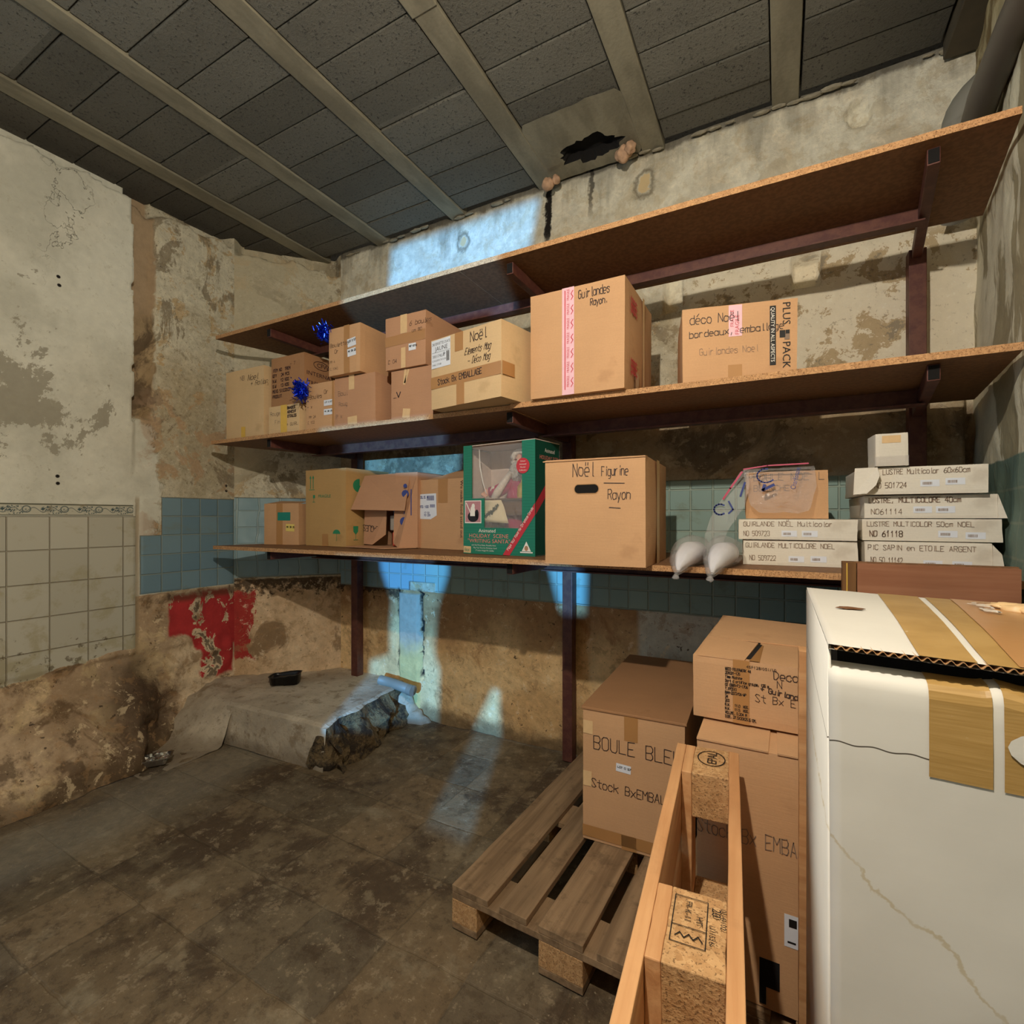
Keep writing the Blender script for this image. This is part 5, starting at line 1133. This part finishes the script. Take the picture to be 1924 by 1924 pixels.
# brown wooden panel behind the carton
pn = empty('plywood_crate_wall', (.170, 1.835, .15), 0, 'brown wooden panel standing behind the tall white carton', 'panel')
bm = bmesh.new(); box(bm, .038, 0, 0, .405, .016, 1.090, bev=.001); mesh_obj('panel_face', bm, 'ply', pn)
bm = bmesh.new(); box(bm, 0, -.002, 0, .036, .034, 1.094, bev=.002); mesh_obj('end_post', bm, 'ply_end', pn)
bm = bmesh.new(); box(bm, .010, -.004, .0, .013, -.0015, 1.09); mesh_obj('edge_line', bm, 'tape_yellow', pn)
bm = bmesh.new(); box(bm, .036, .016, 1.070, .405, .034, 1.094); mesh_obj('top_rail', bm, 'chip_face', pn)

# ------------------------------------------------------------------ tall white carton in the foreground
def carton():
    x0, y0, a = .052, .709, R(-2.0); w, d, h = .43, .55, 1.229
    r = empty('tall_white_carton', (x0, y0, 0), 0, 'tall white carton with gold bands and an open slit below its lid', 'box')
    g = G('white_carton'); p = g.obj(); x, y, z = g.xyz(p); n = g.noise(g.scale(p, (3, 3, 60)), 3, 3); b = g.noise(p, 4, 5, .65); c = g.noise(p, 90, 3)
    col = g.hsv(hexc(206, 202, 192), (b-.5)*.22+(n-.5)*.015+1.0)
    # glue stain line wandering down the front
    ln = z-(1.0-x*.95+(g.noise(p, 14, 5, .7)-.5)*.08)
    col = g.mix((1.0-g.ss(g.m('ABSOLUTE', ln), .001, .005))*g.ss(b, .35, .5)*.6, col, hexc(176, 158, 118))
    col = g.mix(g.ss(g.noise(p, 38, 3, .6), .735, .76)*.6, col, hexc(120, 104, 88))
    # perforation crease
    pz = z-(1.112-x*.0+(g.m('SINE', x*180))*.0012)
    col = g.mix((1.0-g.ss(g.m('ABSOLUTE', pz), .0004, .0012))*(1.0-g.ss(x, .10, .12)), col, hexc(70, 62, 52))
    M['carton'] = g.out(col, .62, n*.25+c*.3, .12, .002, spec=.35)
    g = G('gold_print'); p = g.obj(); n = g.noise(g.scale(p, (4, 4, 110)), 3, 3); s_ = g.noise(g.scale(p, (14, 14, 130)), 3, 4, .6)
    col = g.mix(g.ss(n, .3, .7), hexc(172, 138, 82), hexc(158, 124, 68)); col = g.mix(g.ss(s_, .69, .72)*.6, col, hexc(216, 204, 178)); M['gold_print'] = g.out(col, .42, n, .1, .002, spec=.5)
    # body: front face with rounded shoulder
    bm = bmesh.new(); nx, nz = 30, 60; rows = []
    prof = []
    for k in range(nz+1):
        zz = (h-.048)*k/nz; prof.append((0, zz))
    tail = [(.0022, h-.040), (.007, h-.034), (.016, h-.030), (.034, h-.028)]; prof += tail
    for i in range(nx+1):
        X = w*i/nx; sag = .018*(i/nx)**1.2; row = []
        for (yy, zz) in prof:
            wr = .004*math.exp(-((X-.155)/.010)**2) if zz > h-.05 else 0
            row.append(bm.verts.new((X+(.003*math.sin(zz*2.6) if i == 0 else 0), yy+fbm((X, 0, zz), 3)*.004-.006*math.sin(math.pi*min(1, zz/h))*math.sin(math.pi*i/nx), zz-sag*(zz/h)**6+wr)))
        rows.append(row)
    for i in range(nx):
        for k in range(len(prof)-1): bm.faces.new((rows[i][k], rows[i+1][k], rows[i+1][k+1], rows[i][k+1]))
    # left side, right side, back, bottom
    lf = rows[0]; back = []
    for k, v in enumerate(lf): back.append(bm.verts.new((v.co.x+.004, d, min(v.co.z, h-.006))))
    mid = [bm.verts.new((v.co.x-.003*math.sin(math.pi*v.co.z/h), d*.5, v.co.z)) for v in lf]
    for a_, b_ in ((lf, mid), (mid, back)):
        for k in range(len(lf)-1): bm.faces.new((a_[k], a_[k+1], b_[k+1], b_[k]))
    box(bm, -.001, .010, 0, .003, d, h-.006)
    rt = rows[-1]; rb = [bm.verts.new((w, d, v.co.z)) for v in rt]
    for k in range(len(rt)-1): bm.faces.new((rt[k], rb[k], rb[k+1], rt[k+1])); bm.faces.new((back[k], back[k+1], rb[k+1], rb[k]))
    mesh_obj('body', bm, 'carton', r, smooth=True)
    # lid flap with its corrugated cut edge, held a little above the front edge
    bm = bmesh.new(); n = 40; t = .006
    top = []; bot = []
    for j in range(9):
        v_ = j/8; rt_, rb_ = [], []
        for i in range(n+1):
            X = w*i/n; yy = (.004-.004*(i/n))*(1-v_)+d*v_; zz = h-.002-.014*(X/w)+.003*math.sin(X*9)*math.sin(v_*3)+fbm((X, yy, 1), 4)*.002-.004*v_*0
            rt_.append(bm.verts.new((X, yy, zz))); rb_.append(bm.verts.new((X, yy, zz-t)))
        top.append(rt_); bot.append(rb_)
    for j in range(8):
        for i in range(n):
            bm.faces.new((top[j][i], top[j][i+1], top[j+1][i+1], top[j+1][i])); bm.faces.new((bot[j][i], bot[j+1][i], bot[j+1][i+1], bot[j][i+1]))
    for j in range(8): bm.faces.new((top[j][0], top[j+1][0], bot[j+1][0], bot[j][0]))
    mesh_obj('lid_flap', bm, 'carton', r, smooth=True)
    bm = bmesh.new(); N_ = 260; pr = None     # fluting seen along the cut edge
    for i in range(N_+1):
        X = .006+(w-.01)*i/N_; zz = h-.002-.014*(X/w)+.003*math.sin(X*9)*0-.003+.0023*math.sin(X*620); yy = .003-.004*(X/w)
        c_ = [bm.verts.new((X, yy-.001, zz-.0006)), bm.verts.new((X, yy-.001, zz+.0006)), bm.verts.new((X, yy+.02, zz+.0006)), bm.verts.new((X, yy+.02, zz-.0006))]
        if pr:
            for q in range(4): bm.faces.new((pr[q], pr[(q+1) % 4], c_[(q+1) % 4], c_[q]))
        pr = c_
    mesh_obj('corrugated_edge', bm, 'card_edge', r)
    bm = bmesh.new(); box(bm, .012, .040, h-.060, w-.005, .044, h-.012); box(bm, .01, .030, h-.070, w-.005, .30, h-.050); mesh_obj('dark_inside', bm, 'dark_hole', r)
    # printed gold bands: on the front they stop at the same height
    def fz(X, zz): return zz-.018*(X/w)**1.2*(zz/h)**6
    def fy(X, zz): return fbm((X, 0, zz), 3)*.004-.006*math.sin(math.pi*min(1, zz/h))*math.sin(math.pi*X/w)-.0012
    def front_band(bm, xa, xb, z0, mi=0):
        nX, nZ = 12, 24; pr = [(0, z0+(h-.048-z0)*k/nZ) for k in range(nZ+1)]+tail; vv = []
        for i in range(nX+1):
            X = xa+(xb-xa)*i/nX; row = []
            for (yy, zz) in pr:
                wr = .004*math.exp(-((X-.155)/.010)**2) if zz > h-.05 else 0
                row.append(bm.verts.new((X, yy+fy(X, zz), fz(X, zz)+wr+(.0010 if yy > .001 else 0))))
            vv.append(row)
        for i in range(nX):
            for k in range(len(pr)-1): bm.faces.new((vv[i][k], vv[i+1][k], vv[i+1][k+1], vv[i][k+1])).material_index = mi
    bm = bmesh.new(); front_band(bm, .094, .147, 1.094); front_band(bm, .156, .42, 1.094)
    mesh_obj('gold_band', bm, 'gold_print', r)
    bm = bmesh.new()   # pointed white leaf shape inside the right band
    pts = [(0.158+.075*(1-math.cos(k*math.pi/12))/2*2, 1.140+.026*math.sin(k*math.pi/12)) for k in range(13)]+[(0.158+.075*(1-math.cos(k*math.pi/12))/2*2, 1.140-.030*math.sin(k*math.pi/12)) for k in range(11, 0, -1)]
    f = bm.faces.new([bm.verts.new((x_, fy(x_, z_)-.0018, z_)) for x_, z_ in pts]); mesh_obj('white_leaf_print', bm, 'carton', r)
    T = lambda X, Y: h-.002-.014*(X/w)+.003*math.sin(X*9)*math.sin(Y/d*3)+fbm((X, Y, 1), 4)*.002+.0012
    def top_band(bm, xa0, xb0, xa1, xb1, mi=0, e=0, ya=.001, yb=.55):
        nX, nY = 8, 24; vv = []
        for j in range(nY+1):
            t_ = j/nY; Y = ya+(yb-ya)*t_; vv.append([bm.verts.new(((xa0+(xa1-xa0)*t_)+((xb0+(xb1-xb0)*t_)-(xa0+(xa1-xa0)*t_))*i/nX, Y, T((xa0+(xa1-xa0)*t_)+((xb0+(xb1-xb0)*t_)-(xa0+(xa1-xa0)*t_))*i/nX, Y)+e)) for i in range(nX+1)])
        for j in range(nY):
            for i in range(nX): bm.faces.new((vv[j][i], vv[j][i+1], vv[j+1][i+1], vv[j+1][i])).material_index = mi
    bm = bmesh.new(); top_band(bm, .086, .136, .125, .190); top_band(bm, .144, .42, .201, .42); mesh_obj('gold_lid_band', bm, 'gold_print', r)
    bm = bmesh.new(); top_band(bm, .170, .42, .240, .42, 0, .0012, .004, .55); mesh_obj('tape', bm, 'tape', r)
    bm = bmesh.new(); Ft = (Vector((0, 0, h+.002)), Vector((.12, 1, 0)).normalized(), Vector((-1, .1, -.0)).normalized(), Vector((0, 0, 1)))
    scribble(bm, Ft, 'muuyJ'[::-1], .06, -.236, .030, .0042, jit=.1, slant=.4, sp=1.15) if False else scribble(bm, (Vector((0, 0, h-.005)), Vector((-.10, -1, 0)).normalized(), Vector((1, -.1, 0)).normalized(), Vector((0, 0, 1))), 'Jyrum', -.50, .205, .026, .0040, jit=.12, slant=.35, sp=1.35, eps=.003)
    mesh_obj('script_lettering', bm, 'white_ink', r)
    bm = bmesh.new(); lump(bm, (.050, .285, h+.0005), .011, 3, 0, (1.7, .6, .18)); mesh_obj('torn_spot', bm, simple('torn_card', (104, 68, 40), .9), r, smooth=True)
    bm = bmesh.new()
    for k in range(9): lump(bm, (.300+.012*k, .47-.020*k+random.uniform(-.01, .01), h-.006), random.uniform(.012, .020), k*2.3, 0, (1.6, 1.2, .5))
    mesh_obj('crumpled_tape', bm, 'tape_pale', r, smooth=True)
carton()

# ------------------------------------------------------------------ small things on the floor
def tray():
    r = empty('foil_tray', (-3.075, 1.50, .004), R(52), 'crumpled silver foil tray on the floor by the left wall', 'tray')
    bm = bmesh.new(); L, W, H = .18, .095, .042; n = 8
    def ring(l, w_, z): 
        pts = []
        for k in range(32):
            t = 2*math.pi*k/32; c, s = math.cos(t), math.sin(t); q = max(abs(c)/l*2, abs(s)/w_*2); pts.append(bm.verts.new((c/q+fbm((c, s, z), 3)*.005, s/q+fbm((s, c, z), 3)*.005, z+fbm((c*2, s*2, z), 2)*.004+.002)))
        return pts
    a = ring(L*.72, W*.66, .002); b = ring(L*.95, W*.95, H); c = ring(L*1.08, W*1.14, H+.002); d = ring(L*1.08, W*1.14, H-.003)
    bm.faces.new(a[::-1])
    for r0, r1 in ((a, b), (b, c), (c, d)):
        for k in range(32): bm.faces.new((r0[k], r0[(k+1) % 32], r1[(k+1) % 32], r1[k]))
    mesh_obj('tray_shell', bm, 'foil', r)
    bm = bmesh.new(); top = []
    for i in range(13):
        top.append([bm.verts.new((-L*.44+L*.88*i/12, -W*.42+W*.84*j/8, .030+fbm((i*.4, j*.4, 0), 2)*.014)) for j in range(9)])
    for i in range(12):
        for j in range(8): bm.faces.new((top[i][j], top[i+1][j], top[i+1][j+1], top[i][j+1]))
    mesh_obj('crumpled_foil', bm, 'foil', r)
tray()
def blackbox():
    r = empty('black_tray', (-2.99, 2.285, .243), R(35), 'black plastic tray lying on the cement platform in the corner', 'tray')
    bm = bmesh.new(); L, W, H = .20, .12, .062
    def ring(l, w_, z, zz=0):
        pts = []
        for k in range(32):
            t = 2*math.pi*k/32; c, s = math.cos(t), math.sin(t); q = (abs(c/(l/2))**4+abs(s/(w_/2))**4)**.25; pts.append(bm.verts.new((c/q, s/q, z+zz*c+fbm((c, s, z), 2)*.004)))
        return pts
    a = ring(L*.92, W*.88, .0); b = ring(L, W, H, .008); c = ring(L*1.06, W*1.10, H, .008); d = ring(L*.9, W*.85, H-.012, .006); e = ring(L*.8, W*.7, .012)
    bm.faces.new(a[::-1])
    for r0, r1 in ((a, b), (b, c), (c, d), (d, e)):
        for k in range(32): bm.faces.new((r0[k], r0[(k+1) % 32], r1[(k+1) % 32], r1[k]))
    bm.faces.new(e); mesh_obj('shell', bm, 'black_bag', r, smooth=True)
    bm = bmesh.new(); lump(bm, (0, 0, .035), .03, 2, 0, (1.6, 1, .5)); mesh_obj('dried_crust', bm, simple('dark_crust', (52, 44, 26), .8), r, smooth=True)
blackbox()
